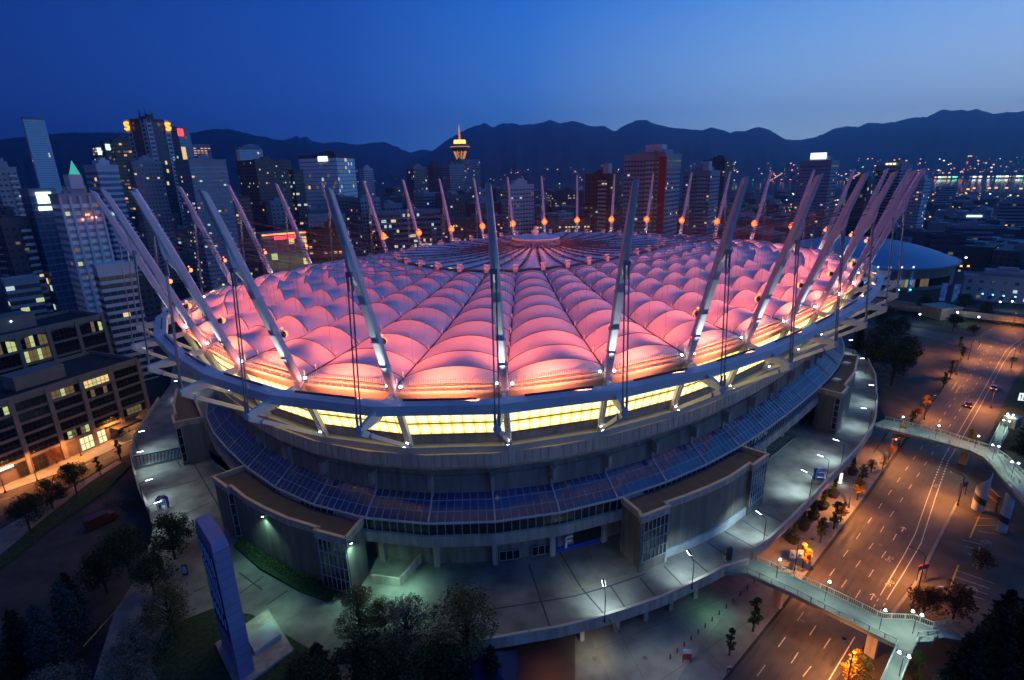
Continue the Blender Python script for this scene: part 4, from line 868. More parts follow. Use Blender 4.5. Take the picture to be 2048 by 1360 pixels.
# ---- arena with a low dome and the viaduct
ac = atd(1703, 545, 482); ac.z = 0; RA = 62.0
t = thing('domed_arena', ac, 'round arena with a smooth blue dome and bright blue uplights', 'arena')
domem = mat('dome_roof', (.16, .3, .5), .45, noise=.06, scale=.05)
zb = atd(1800, 549, 404).z; za = zb+13
mb = MB(); n1, n2 = 64, 12; vs = []
for j_ in range(n2+1):
    r = RA*(1-j_/n2); z = zb+(za-zb)*(1-(r/RA)**2.2)
    for k in range(n1): vs.append(ac+V((cos(2*pi*k/n1)*r, sin(2*pi*k/n1)*r, z)))
mb.add(vs, [(j_*n1+k, j_*n1+(k+1) % n1, (j_+1)*n1+(k+1) % n1, (j_+1)*n1+k) for j_ in range(n2) for k in range(n1)]); mb.build('dome', domem, t, smooth=True)
mb = MB(); mb.cyl(ac, RA-1.5, zb-1, 64); mb.build('wall', conc_d, t)
mb = MB(); mb.cyl(ac+V((0, 0, zb-1.2)), RA+1.5, 1.4, 64); mb.build('eave', mat('eave_metal', (.16, .2, .26), .5), t)
mb = MB(); n_ = 30
for k in range(n_):
    a = radians(212+k*96/n_); b_ = radians(212+(k+.9)*96/n_); p = lambda a_, z: ac+V((cos(a_)*(RA-1.3), sin(a_)*(RA-1.3), z)); mb.poly([p(a, 2.5), p(b_, 2.5), p(b_, 7.5), p(a, 7.5)], rnd.choice((0, 0, 0, 1, 2)))
mb.build('glazed_front', [dglass, LD, lit('arena_green', (.5, .9, .6), .3)], t)
BL_ = (.05, .25, 1)
for k, x in enumerate((1705, 1752, 1787, 1828, 1868, 1910)):
    a0 = math.atan2(at(x, 600, 3).y-ac.y, at(x, 600, 3).x-ac.x); p = ac+V((cos(a0), sin(a0), 0))*(RA+.4)
    mb = MB(); mb.box(p+V((0, 0, zb/2)), (1.6, 1.6, zb+1), a0); c_ = mb.build('pillar', wl_grey, t)
    mb = MB(); mb.ball(p+V((cos(a0)*.5, sin(a0)*.5, zb+1.2)), .6, 6); mb.build('eave_light', LS, c_)
    q = p+V((cos(a0), sin(a0), 0))*1.6; mb = MB(); mb.ball(q+V((0, 0, 1.5)), .45, 6); mb.build('uplight', lit('uplight_cyan', (.1, .7, 1), 6), c_)
    lamp('SPOT', q+V((0, 0, 1.8)), 60000, BL_, .3, p+V((0, 0, zb)), 32, .6)
for k, (xa, xb) in enumerate(((1880, 1892), (1905, 1918))):
    p = [atd(x, 590, 402) for x in (xa, xb)]; mb = MB(); z0, z1 = atd(1890, 602, 402).z, atd(1890, 566, 402).z
    mb.add([V((p[0].x, p[0].y, z0)), V((p[1].x, p[1].y, z0)), V((p[1].x, p[1].y, z1)), V((p[0].x, p[0].y, z1))], [(0, 1, 2, 3)]); q = mb.v; mb.box((q[0]+q[2])/2-V((0, 0, 0)), (1.2, .3, (z1-z0)*.8)); mb.build('banner', mat('banner_grey', (.35, .4, .46), .6, noise=.6, scale=.5), t)
# offices beside the arena
t2 = tower('concrete_office', 1925, 2075, 556, 425, 'concrete office building with blue uplit piers right of the arena', wall=wl_grey, litp=.1, rot=6, dep=.4, pent=.6, fl=4.5, pw=5, ratio=.35, group=None)
for x in (1963, 1984, 2006, 2030):
    p = atd(x, 597, 412); p.z = 6; mb = MB(); mb.ball(p, .4, 6); mb.build('uplight', lit('uplight_cyan', (.1, .7, 1), 6), t2[0]); lamp('SPOT', p, 30000, BL_, .3, p+V((2, 3, 16)), 34, .6)
v0, v1 = atd(1700, 603, 365), atd(2160, 598, 365); vz = v0.z
t = thing('viaduct', (v0+v1)/2, 'long straight viaduct passing in front of the arena', 'bridge')
mb = MB(); v1.z = vz; mb.beam(v0+V((0, 6, -.8)), v1+V((0, 6, -.8)), 12, 1.2); mb.build('deck', conc_d, t)
mb = MB(); mb.beam(v0+V((0, 0, .2)), v1+V((0, 0, .2)), .4, 2.6); mb.beam(v0+V((0, 12, .2)), v1+V((0, 12, .2)), .4, 2.6); mb.build('parapet', conc, t)
for k in range(6): p = v0.lerp(v1, (k+.5)/6)+V((0, 6, 0)); mb = MB(); mb.box((p.x, p.y, (vz-1.6)/2), (2, 8, vz-1.6)); mb.build('pier', conc_d, t)

for x, lab in ((1862, 'left'), (1905, 'right')):
    p = at(x, 622, 0); tg = thing('ground_uplight', p, 'blue ground light glowing under the viaduct, the %s one of two' % lab, 'lamp', 'blue ground lights under the viaduct'); mb = MB(); mb.cyl(p, .8, .5, 12, .6); mb.build('housing', darkm, tg); mb = MB(); mb.ball(p+V((0, 0, .8)), .7, 8, sz=.5); mb.build('lens', lit('lens_blue', (.05, .25, 1), 7), tg); lamp('POINT', p+V((0, -1, 2.2)), 2500, (.05, .2, 1), .4)
# ================================================================== FAR LAND, WATER, LIGHTS
def lerp_px(prof, x):
    for (xa, ya), (xb, yb) in zip(prof, prof[1:]):
        if xa <= x <= xb: return ya+(yb-ya)*(x-xa)/(xb-xa)
    return prof[0][1] if x < prof[0][0] else prof[-1][1]
def hashn(x, y):
    from mathutils import noise
    return noise.noise(V((x, y, 0)))
forest = mat('mountain_forest', (.035, .045, .05), .95, noise=.4, scale=.004, detail=8)
def ridge(name, prof, d, depth, seed, m):
    mb = MB(); x0, x1 = prof[0][0], prof[-1][0]; n = int((x1-x0)/5); vs = []; rows = 9
    for i in range(n+1):
        x = x0+(x1-x0)*i/n; y = lerp_px(prof, x)+hashn(x*.16, seed)*2.0+hashn(x*.05, seed+5)*1.6
        p = atd(x, y, d); dr = V((p.x, p.y, 0)).normalized(); H = p.z
        for r in range(rows):
            t = r/(rows-1); w_ = (hashn(x*.03+t*1.2, seed+t*2)+hashn(x*.09+t, seed+t*3)*.5)*.8
            q = dr*(d-depth*t+depth*.25*w_*(t > 0)*(t < 1)); f = (1-t)**1.25*(1+.35*w_*(t > 0)*(t < 1)); vs.append(V((q.x, q.y, H*f-(5 if t == 1 else 0))))
        q = dr*(d+depth*.3); vs.append(V((q.x, q.y, -5)))
    m_ = rows+1; fs = []
    for i in range(n):
        for r in range(rows-1): fs.append((i*m_+r, (i+1)*m_+r, (i+1)*m_+r+1, i*m_+r+1))
        fs.append((i*m_+rows, (i+1)*m_+rows, (i+1)*m_, i*m_))
    mb.add(vs, fs); return tag(mb.build(name, m, smooth=True), kind='structure')
PA = [(-260, 292), (-120, 285), (0, 279), (60, 272), (125, 266), (175, 265), (237, 265), (300, 271), (375, 267), (425, 258), (457, 258), (475, 262), (512, 271), (587, 285), (662, 297), (737, 314), (812, 330), (900, 348), (960, 360)]
PB = [(540, 300), (570, 279), (586, 276), (594, 271), (600, 277), (606, 274), (613, 271), (622, 281), (647, 287), (662, 284), (680, 284), (712, 290), (740, 286), (769, 284), (787, 291), (820, 305), (834, 301), (847, 299), (862, 301), (900, 320), (930, 340)]
PC = [(780, 345), (837, 318), (867, 300), (902, 275), (937, 256), (958, 250), (969, 246), (987, 255), (1004, 246), (1024, 246), (1036, 250), (1066, 248), (1086, 245), (1099, 239), (1119, 247), (1146, 241), (1184, 253), (1209, 252), (1228, 263), (1249, 251), (1274, 240), (1294, 240), (1306, 247), (1336, 254), (1374, 258), (1404, 261), (1424, 254), (1444, 260), (1460, 266), (1469, 262), (1491, 262), (1516, 253), (1536, 258), (1551, 267), (1575, 281), (1601, 292), (1640, 306), (1700, 322), (1760, 330)]
PD = [(1480, 300), (1545, 285), (1571, 279), (1601, 280), (1633, 274), (1671, 256), (1706, 252), (1716, 254), (1738, 245), (1768, 247), (1806, 240), (1828, 234), (1853, 235), (1871, 225), (1883, 219), (1901, 221), (1923, 219), (1936, 222), (1953, 218), (1986, 227), (2023, 224), (2060, 222), (2120, 230), (2200, 226), (2320, 240)]
ridge('mountain_ridge', PB, 7700, 1500, 3, forest); ridge('mountain_ridge', PD, 7200, 2200, 11, forest); ridge('mountain_ridge', PC, 6300, 1900, 17, forest); ridge('mountain_ridge', PA, 5800, 1700, 23, forest)
wp_ = []
tag(sheet('water', [at(x, y, 0) for x, y in ((820, 383), (1000, 380), (1400, 380), (1500, 379), (1700, 380), (1860, 381), (1950, 384), (2120, 384), (2400, 380))]+[at(x, y, 0) for x, y in ((2400, 343), (2048, 353), (1860, 357), (1500, 366), (1100, 374), (820, 378))], .02, waterm), kind='structure')
# lights of the far shore and of the low town: far too many to count
ltm = [lit('far_amber', (1, .42, .1), 2.2), lit('far_white', (.85, .95, 1), 2.6), lit('far_green', (.35, 1, .6), 1.8), lit('far_red', (1, .12, .08), 2.0), lit('far_dim', (.9, .6, .35), .5)]
bodym = mat('far_house', (.07, .07, .08), .9)
mb = MB(); rr = random.Random(3)
def ldot(x, y, d, s, mi, z=None):
    p = atd(x, y, d)
    if z is not None: p.z = z
    mb.box(p, (s, s, s*.9), 0, mi); mb.box((p.x, p.y, (p.z-s*.5)/2), (s*.35, s*.35, max(.5, p.z-s*.5)), 0, 5)
for k in range(400):
    x = rr.uniform(960, 2080) if rr.random() < .85 else rr.uniform(560, 960); hy = 351-(x-1000)*.0245
    t_ = rr.random()**1.7; y = hy+17-t_*34
    ldot(x, y, 4500+rr.random()*300, rr.choice((3, 4, 5, 7)), rr.choice((0, 0, 0, 4, 4, 1, 3, 4)))
for k in range(75):
    x = rr.uniform(1040, 2070) if rr.random() < .7 else rr.uniform(1860, 2070); ldot(x, 369-(x-1000)*.019+rr.uniform(-3, 2), 4000, rr.choice((3, 4, 7)), rr.choice((1, 1, 0, 2, 0, 4, 4)), 9)
for k in range(20):
    x = rr.choice((1895, 1905, 1955, 1995, 2005, 2012, 1880, 2040))+rr.uniform(-8, 8); ldot(x, 350+rr.uniform(-2, 2), 3950, 9, rr.choice((1, 2, 1, 0)), 10)
tag(mb.build('far_shore_lights', ltm+[bodym]), kind='stuff')
mb = MB()
for k in range(420):
    x = rr.uniform(1450, 2060); d = 480*3.9**rr.random(); p = atd(x, 360, d)
    mi = rr.choice((0, 0, 1, 4, 4, 4)); s = .6+d*.0009; mb.box((p.x, p.y, 7), (s, s, s), 0, mi)
for k in range(260):
    x = rr.uniform(0, 1450); d = 420*3.5**rr.random(); p = atd(x, 360, d); s = .6+d*.0008; mb.box((p.x, p.y, 8), (s, s, s), 0, rr.choice((0, 0, 1, 4, 4, 3)))
for x in range(1885, 2050, 22): p = at(x+rr.uniform(-6, 6), 386+rr.uniform(-2, 3), 0); mb.box((p.x, p.y, 12), (4.5, 4.5, 3.5), 0, 0)
tag(mb.build('town_lights', ltm), kind='stuff')
# low roofs of the warehouse district as one far mass, nearer ones as things
mb = MB()
for k in range(900):
    x = rr.uniform(-60, 2140); d = 560*(3.2 if x > 1500 else 2.8)**rr.random(); p = atd(x, 360, d); p.z = 0
    if abs(p.x-ac.x) < 110 and abs(p.y-ac.y) < 110: continue
    h = rr.choice((6, 8, 11, 15, 20)) if x > 1440 else rr.choice((14, 20, 28, 38, 50, 60)) if x < 1000 else rr.choice((12, 18, 25, 34, 40)); a_ = rr.choice((.7, .75, .72+pi/2)); w0, w1 = (rr.uniform(14, 45), rr.uniform(12, 30)) if h < 30 else (rr.uniform(16, 26), rr.uniform(16, 24))
    mb.box((p.x, p.y, h/2), (w0, w1, h), a_, rr.choice((0, 0, 1, 2))); mb.box((p.x+rr.uniform(-3, 3), p.y+rr.uniform(-3, 3), h+1.2), (w0*.3, w1*.3, 2.4), a_, 1)
    if h > 24 or rr.random() < .3:
        for fl_ in range(1, int(h/3.6)):
            for sd in (-1, 1):
                ln = w0 if sd < 0 else w1; n_ = int(ln/3.4)
                for c_ in range(n_):
                    u = (c_+.5)/n_-.5; z = fl_*3.6; ex = V((cos(a_), sin(a_), 0)); ey = V((-sin(a_), cos(a_), 0))
                    c0 = V((p.x, p.y, z))+(ex*w0*u-ey*(w1/2+.08) if sd < 0 else ey*w1*u-ex*(w0/2+.08)); t_ = ex if sd < 0 else ey
                    mb.add([c0-t_*1.1, c0+t_*1.1, c0+t_*1.1+V((0, 0, 1.8)), c0-t_*1.1+V((0, 0, 1.8))], [(0, 1, 2, 3)], rr.choice((3, 4, 5)) if rr.random() < .05 else 6)
    for q in range(rr.choice((0, 0, 1, 2))):
        u = rr.uniform(-.4, .4); mb.box((p.x+cos(a_)*w0*u+sin(a_)*(w1/2+.1)*1, p.y+sin(a_)*w0*u-cos(a_)*(w1/2+.1), h*rr.uniform(.3, .8)), (rr.uniform(1.5, 5), .3, 1.5), a_, rr.choice((3, 3, 4, 5)))
tag(mb.build('distant_town', [wl_dark, wl_grey, mat('roof_blue_grey', (.16, .18, .22), .8), LW, LC, LD, gl_d]), kind='stuff')
for lab, x0, x1, yt, d, wl, kw in (
    ('flat warehouse with a long cyan light strip, beyond the arena', 1915, 1975, 428, 760, wl_grey, dict(strip=1)),
    ('white roofed warehouse near the water, right of the gridded tower', 1872, 1912, 374, 1250, wl_white, {}),
    ('dark warehouse under the yellow street lights beyond the arena', 1850, 1935, 470, 560, wl_dark, {}),
    ('pale low shed behind the arena dome', 1890, 1990, 452, 640, wl_grey, {}),
    ('low office with a lit cyan side at the right edge', 1990, 2060, 405, 900, wl_grey, {})):
    r = tower('warehouse', x0, x1, yt, d, lab, wall=wl, litp=.05, rot=15, dep=.7, pent=.2, fl=4, pw=3, style='band')
    if kw: mb = MB(); mb.box(r[1](0, -r[3]/2-.4, r[4]-2), (r[2]*.6, .5, 1.5), r[5]); mb.build('light_strip', lit('strip_cyan', (.5, .95, 1), 3), r[0])
# harbour cranes
def crane(x, d, h, lab, m):
    p = at(x, 340+78.5*1086/d, 0); t = thing('harbour_crane', p, lab, 'crane', 'harbour gantry cranes'); mb = MB()
    for sx in (-9, 9):
        for sy in (-8, 8): mb.beam(p+V((sx, sy, 0)), p+V((sx*.9, sy, h*.6)), 1.6, 1.6)
        mb.beam(p+V((sx, -8, h*.3)), p+V((sx, 8, h*.3)), 1.4, 1.4)
    mb.beam(p+V((-10, 0, h*.6)), p+V((10, 0, h*.6)), 16, 2.5); mb.beam(p+V((0, 0, h*.6)), p+V((0, 0, h)), 2.4, 2.4); mb.build('gantry', darkm, t)
    mb = MB(); mb.beam(p+V((-14, 0, h*.62)), p+V((26, 0, h*1.02)), 2.2, 2.6); mb.build('boom', m, t)  # booms with an emissive material glow in place of light falling on them
    mb = MB(); mb.ball(p+V((0, 0, h)), 2.6, 6); mb.ball(p+V((0, 0, h*.62)), 2.2, 6); mb.build('red_light', ltm[3], t)
crane(1543, 1750, 62, 'harbour crane with a glowing orange boom, left of the white crowned tower', LO)
crane(1578, 1650, 72, 'dark harbour crane against the water, between orange boom and white crowned tower', darkm)
crane(1592, 1850, 60, 'dark harbour crane almost hidden by the white crowned tower', darkm)
crane(1697, 1900, 56, 'harbour crane with a glowing orange boom, right of the white crowned tower', LO)
# steam over the roof beside the arena
# ================================================================== TREES AND PLANTS
bark = mat('bark', (.06, .045, .035), .9)
lf = {k: [mat('leaf_%s_%d' % (k, i), c, .7, spec=.2) for i, c in enumerate(cs)] for k, cs in dict(
    dark=[(.035, .05, .02), (.055, .07, .03), (.02, .032, .015)], pale=[(.17, .16, .12), (.24, .22, .17), (.1, .09, .07)], olive=[(.14, .13, .05), (.2, .17, .06), (.08, .085, .03)],
    conif=[(.015, .03, .022), (.025, .045, .035), (.01, .02, .016)], blue=[(.04, .075, .085), (.06, .1, .11), (.025, .05, .055)], gold=[(.5, .25, .03), (.62, .33, .04), (.32, .16, .02)], green=[(.07, .12, .03), (.1, .16, .04), (.04, .07, .02)], rust=[(.16, .05, .025), (.22, .08, .03), (.08, .03, .015)]).items()}
def leaf(mb, p, s, r_, mi, droop=0):
    a = V((r_.gauss(0, 1), r_.gauss(0, 1), r_.gauss(0, .6)-droop)).normalized(); b = a.cross(V((r_.gauss(0, 1), r_.gauss(0, 1), r_.gauss(0, 1)))).normalized()
    mb.add([p-a*s, p-b*s*.45, p+a*s, p+b*s*.45], [(0, 1, 2, 3)], mi)
def broad(key, h, rw, n, seed, ls=.28, base=.3, shape=1.0, clumps=22):
    r_ = random.Random(seed); t = bpy.data.objects.new('tree', None); C.objects.link(t); mb = MB()
    mb.tube([(0, 0, -.1), (.05, 0, h*base), (.1, .05, h*.6), (0, 0, h*.9)], [h*.022+.05, h*.017+.04, h*.01+.02, .02], 7); cl = []
    for k in range(clumps):
        a = r_.uniform(0, 2*pi); z = base+(1-base)*r_.uniform(.05, .97); q = math.sin(pi*min(1, max(0, (z-base)/(1-base)))**.75)**.6; rr_ = rw*q*r_.uniform(.35, 1)*shape
        c = V((cos(a)*rr_, sin(a)*rr_, h*z)); cl.append((c, rw*r_.uniform(.22, .42)))
        mb.tube([(0, 0, h*max(base*.8, z-.22)), (c*.55+V((0, 0, h*z*.42))), c], [.05+h*.006, .04, .015], 5)
    mb.build('trunk', bark, t); mb = MB()
    for k in range(n):
        c, cr_ = cl[r_.randrange(len(cl))]; v = V((r_.gauss(0, 1), r_.gauss(0, 1), r_.gauss(0, .75))).normalized()*cr_*r_.uniform(.3, 1.15)**.6; leaf(mb, c+v, ls*r_.uniform(.6, 1.3), r_, r_.choice((0, 0, 1, 2)))
    mb.build('crown', lf[key], t); return t
def conifer(key, h, rw, n, seed, ls=.34):
    r_ = random.Random(seed); t = bpy.data.objects.new('tree', None); C.objects.link(t); mb = MB(); mb.tube([(0, 0, -.1), (0, 0, h*.5), (0, 0, h)], [h*.02+.05, h*.012, .02], 7); bs = []
    for k in range(int(h*7)):
        z = h*(.06+.92*(k/(h*7))); a = k*2.4+r_.uniform(-.3, .3); l = rw*(1-z/h)**.8*r_.uniform(.65, 1.1)+.15; e = V((cos(a)*l, sin(a)*l, z-l*.22+.1)); bs.append((V((0, 0, z)), e)); mb.beam((0, 0, z), e, .05, .05)
    mb.build('trunk', bark, t); mb = MB()
    for k in range(n):
        a, b_ = bs[min(len(bs)-1, int(len(bs)*(r_.random()**1.25)))]; u = r_.uniform(.15, 1.05); p = a.lerp(b_, u); w_ = .1+(b_-a).length*.2; leaf(mb, p+V((r_.gauss(0, w_*.6), r_.gauss(0, w_*.6), r_.gauss(0, .12)-.1)), ls*r_.uniform(.6, 1.3), r_, r_.choice((0, 0, 1, 2)), .5)
    mb.build('crown', lf[key], t); return t
PROTO = dict(dark=broad('dark', 9, 3.8, 5200, 1, .2, clumps=44), dark2=broad('dark', 8, 3.4, 4600, 2, .2, .25, clumps=40), olive=broad('olive', 9.5, 4.0, 6200, 3, .18, .2, clumps=52), pale=broad('pale', 8, 3.6, 5200, 4, .16, .18, clumps=60),
    slim=broad('green', 6.2, 1.0, 1900, 5, .15, .22, clumps=26), slim2=broad('olive', 5.8, .95, 1500, 6, .15, .25, clumps=22), gold=broad('gold', 5.6, 1.3, 2000, 7, .17, .3, clumps=26), rust=broad('rust', 5.5, 2.6, 2300, 8, .18, .3, clumps=34), bigold=broad('gold', 6.5, 2.2, 2600, 9, .19, .25, clumps=36),
    con=conifer('conif', 13, 3.2, 6500, 10, .3), con2=conifer('conif', 10, 2.8, 4800, 11, .3), blue=conifer('blue', 11, 3.0, 6500, 12, .24), shrubby=broad('dark', 3.2, 2.6, 2200, 13, .16, .1, clumps=30), bare=broad('rust', 5.6, 1.6, 900, 14, .13, .25, clumps=30))
USED = set(); PK = {k: kids(v) for k, v in PROTO.items()}
def tree(kind, x, y, z, s, label, name, rz=0, group='trees by the stadium', cat='tree', sz=None):
    p = at(x, y, z); pr = PROTO[kind]
    if kind in USED:
        t = pr.copy(); C.objects.link(t)
        for k in PK[kind]: c = k.copy(); C.objects.link(c); c.parent = t
    else: t = pr; USED.add(kind)
    t.location = p; t.scale = (s, s, sz or s); t.rotation_euler.z = rz; t.name = name; return tag(t, label, cat, group)
Z = PZ
for a in (
 ('dark', 60, 1060, .1, .85, 'dark round street tree, nearest of the three at the orange lit street on the left', 'street_tree', 0), ('dark2', 106, 1018, .1, .85, 'dark round street tree, middle of the three at the orange lit street', 'street_tree', 1), ('dark', 154, 987, .1, .82, 'dark round street tree, farthest of the three at the orange lit street', 'street_tree', 2),
 ('slim', 201, 950, .1, .8, 'slender green sapling by the left street, nearer of two', 'young_tree', 0), ('slim', 241, 918, .1, .85, 'slender green sapling by the left street, farther of two', 'young_tree', 1), ('rust', 114, 928, .1, .75, 'small brownish street tree before the dark shopfronts', 'street_tree', 1), ('dark2', 38, 948, .1, .6, 'small dark tree in front of the pink tube light', 'street_tree', 1),
 ('dark', 262, 1150, Z, .85, 'dark bushy tree beside the left end of the plaza steps', 'broadleaf_tree', 3), ('dark2', 350, 1118, Z, .95, 'dark bushy tree at the plaza edge above the blue pylon', 'broadleaf_tree', 1.5), ('dark', 215, 1185, .5, .8, 'dark tree on the bank left of the plaza, below the ramp', 'broadleaf_tree', 4), ('olive', 345, 1262, Z, .72, 'thin grey green tree left of the blue pylon', 'broadleaf_tree', 2),
 ('blue', 152, 1285, 2, .95, 'blue green spruce in the lower left, upper one', 'spruce', 0), ('blue', 108, 1340, 2, .95, 'blue green spruce in the lower left, lower one', 'spruce', 2), ('con2', 60, 1340, 2, .95, 'black conifer left of the blue spruces', 'conifer', 1), ('con2', 10, 1395, 2, 1.0, 'black conifer in the bottom left corner', 'conifer', 3), ('con', 150, 1225, 2, .55, 'short dark conifer above the blue spruces', 'conifer', 3),
 ('pale', 285, 1345, 3, .85, 'pale feathery tree left of the pylon foot', 'pale_tree', 0), ('pale', 262, 1420, 3, .85, 'pale feathery tree at the bottom edge under the first pale one', 'pale_tree', 2), ('pale', 130, 1440, 2, .9, 'pale feathery tree at the bottom edge below the spruces', 'pale_tree', 4),
 ('con2', 650, 1400, Z, .82, 'dark conifer at the bottom edge right of the pylon', 'conifer', 2), ('dark2', 735, 1395, Z, 1.0, 'dark dense tree at the bottom edge, left of centre', 'broadleaf_tree', 2.2), ('pale', 818, 1305, Z, .95, 'tall grey tree before the green lit ramp', 'broadleaf_tree', 1), ('olive', 935, 1315, Z, 1.02, 'large yellowish green tree at the plaza corner', 'broadleaf_tree', 0), ('dark', 790, 1420, Z, .95, 'black tree at the bottom edge beneath the grey tree', 'broadleaf_tree', 5), ('dark2', 880, 1400, 3, .95, 'black tree at the bottom edge beneath the yellowish tree', 'broadleaf_tree', .4), ('con2', 985, 1390, 1, .75, 'small black conifer by the blue tent roof', 'conifer', 0), ('olive', 722, 1270, Z, .7, 'small olive tree beside the green lit ramp', 'broadleaf_tree', 2.6),
 ('dark', 640, 1440, Z, .9, 'black tree cut by the bottom edge right of the pylon plinth', 'broadleaf_tree', 4), ('olive', 770, 1262, Z, .5, 'small olive tree in front of the ramp wall', 'broadleaf_tree', 5), ('con2', 930, 1420, 1, .8, 'black conifer left of the blue tent roof', 'conifer', 5), ('dark', 310, 1190, Z, .7, 'dark tree hiding the pale plaza patch left of the directory board', 'broadleaf_tree', 0), ('dark', 1782, 770, 0, 1.6, 'tall black tree, foremost in the grove right of the stadium', 'broadleaf_tree', 0), ('dark2', 1742, 740, 0, 1.6, 'tall black tree nearest the stadium in the right grove', 'broadleaf_tree', 1), ('dark', 1806, 742, 0, 1.35, 'black tree on the outer side of the right grove', 'broadleaf_tree', 2), ('dark2', 1770, 705, 0, 1.6, 'black tree in the middle of the right grove', 'broadleaf_tree', 3), ('dark', 1760, 660, 0, 1.2, 'round dark tree at the back of the right grove', 'broadleaf_tree', 1), ('dark2', 1800, 672, 0, 1.0, 'brownish dark tree at the back of the right grove beside the lamp', 'broadleaf_tree', 2), ('con2', 1715, 700, 0, 1.1, 'small black conifer behind the far podium block', 'conifer', 4),
 ('dark', 1925, 632, .1, 1.15, 'round tree by the lamp under the viaduct', 'broadleaf_tree', 3), ('dark2', 1968, 640, .1, .95, 'dark tree on the island before the curving road', 'broadleaf_tree', 4), ('dark', 1905, 662, .1, .8, 'dark low tree at the tip of the traffic island', 'broadleaf_tree', .5), ('rust', 1945, 672, .1, .85, 'reddish tree on the traffic island', 'broadleaf_tree', 2), ('dark', 1850, 625, .1, .9, 'dark tree left of the concrete kiosk', 'broadleaf_tree', 2.5),
 ('con', 1960, 1400, 0, 1.05, 'large black conifer in the bottom right corner, left one', 'conifer', 1), ('con', 2030, 1350, 0, 1.1, 'large black conifer in the bottom right corner, right one', 'conifer', 2), ('con', 1900, 1440, 0, 1.0, 'black conifer at the bottom edge right of the footbridge', 'conifer', 3), ('con2', 1990, 1300, 0, 1.0, 'pointed conifer top above the other corner conifers', 'conifer', 3), ('con', 2085, 1400, 0, 1.1, 'black conifer cut by the right edge at the bottom', 'conifer', 5),
 ('slim', 1822, 1372, 0, .9, 'small green tree lit beneath the footbridge ramp', 'young_tree', 1), ('bigold', 1706, 1375, .1, .78, 'glowing orange autumn tree at the bottom, beside the boulevard', 'autumn_tree', 0), ('rust', 1845, 1235, 0, 1.0, 'rust red tree left of the footbridge stair', 'broadleaf_tree', 3), ('rust', 1905, 1240, 0, 1.1, 'rust red tree over the parking bays', 'broadleaf_tree', 4), ('rust', 1960, 1140, 0, .7, 'thin red leaved tree among the parking bays', 'broadleaf_tree', 5),
 ('con', 2075, 900, 0, 1.0, 'dark conifer by the upper footbridge ramp at the right edge', 'conifer', 1), ('con2', 2045, 905, 0, 1.0, 'dark conifer behind the twin lamps of the upper footbridge', 'conifer', 2)):
    a = list(a); a[4] *= 1.28 if (a[2] > 1100 and a[1] < 1100) else 1.25 if a[2] > 1290 else 1.15; tree(*a[:7], rz=a[7])
GS = 'young trees on the boulevard pavement'
for x, y, k, s, lab in ((1605, 1135, 'gold', 1.0, 'yellow sapling nearest the lower footbridge'), (1640, 1085, 'slim2', 1.1, 'olive sapling above the lower yellow one'), (1667, 1058, 'slim', 1.15, 'tall green sapling beside the kerb shadow'), (1681, 1043, 'gold', .9, 'greenish yellow sapling under a black lamp head'), (1714, 1000, 'gold', 1.1, 'bright yellow sapling under the middle street lamp'), (1722, 968, 'slim2', 1.0, 'thin brown sapling just beyond the bright yellow one'), (1742, 945, 'bare', .75, 'bare brown sapling, third before the red traffic light'), (1765, 938, 'bare', .8, 'bare brown sapling by the black pole'), (1780, 915, 'bare', .8, 'bare reddish sapling next to the red traffic light'), (1797, 893, 'gold', 1.25, 'orange yellow tree just below the upper footbridge'), (1822, 850, 'slim2', .9, 'dark sapling just above the upper footbridge'), (1835, 832, 'rust', .5, 'brown sapling above the upper footbridge, by the kerb'),
    (1850, 818, 'gold', .9, 'orange sapling under the first lamp past the upper footbridge'), (1886, 775, 'slim', .95, 'dark sapling in the strip between lot and road, lower'), (1900, 755, 'slim', 1.1, 'dark sapling in the strip between lot and road, middle'), (1922, 720, 'slim2', 1.1, 'brown sapling in the strip by the corner'), (1918, 700, 'slim', 1.0, 'dark sapling in the strip by the corner, farthest'), (1940, 888, 'bigold', .7, 'amber lit tree behind the upper footbridge'), (1459, 1310, 'slim', .9, 'green sapling by the road edge in the forecourt, nearer'), (1506, 1262, 'slim', 1.15, 'green sapling by the road edge in the forecourt, farther')):
    tree(k, x, y, .12, s, lab, 'young_tree', rz=x*.7, group=GS)
# potted conifers along the plaza wall
potm = mat('planter_black', (.03, .03, .03), .7)
for k, (x, y, lab) in enumerate(((1585, 1084, 'lowest of the row by the plaza wall'), (1606, 1058, 'second lowest by the plaza wall'), (1626, 1036, 'third by the plaza wall'), (1645, 1016, 'fourth by the plaza wall'), (1666, 993, 'fifth by the plaza wall, before the map stand'), (1704, 948, 'farthest by the plaza wall, beyond the map stand'))):
    p = at(x, y, .17); t = thing('potted_shrub', p, 'green shrub in a big black tub, '+lab, 'planter', 'potted shrubs along the plaza wall')
    mb = MB(); mb.cyl(p, .95, 1.2, 16, 1.35); mb.cyl(p+V((0, 0, 1.15)), 1.4, .15, 16); mb.build('tub', potm, t); r_ = random.Random(k); mb = MB()
    mb.tube([p+V((0, 0, .8)), p+V((0, 0, 3.4))], [.08, .03], 5); mb.build('stem', bark, t); mb = MB()
    for q in range(800): z = r_.random()**1.1; a = r_.uniform(0, 2*pi); rr_ = (1-z*.8)*.95*r_.uniform(.2, 1)*(1+.3*sin(z*14+a)); leaf(mb, p+V((cos(a)*rr_, sin(a)*rr_, 1.2+z*3.6)), .17, r_, r_.choice((0, 0, 1, 2)))
    mb.build('foliage', lf['green'], t)
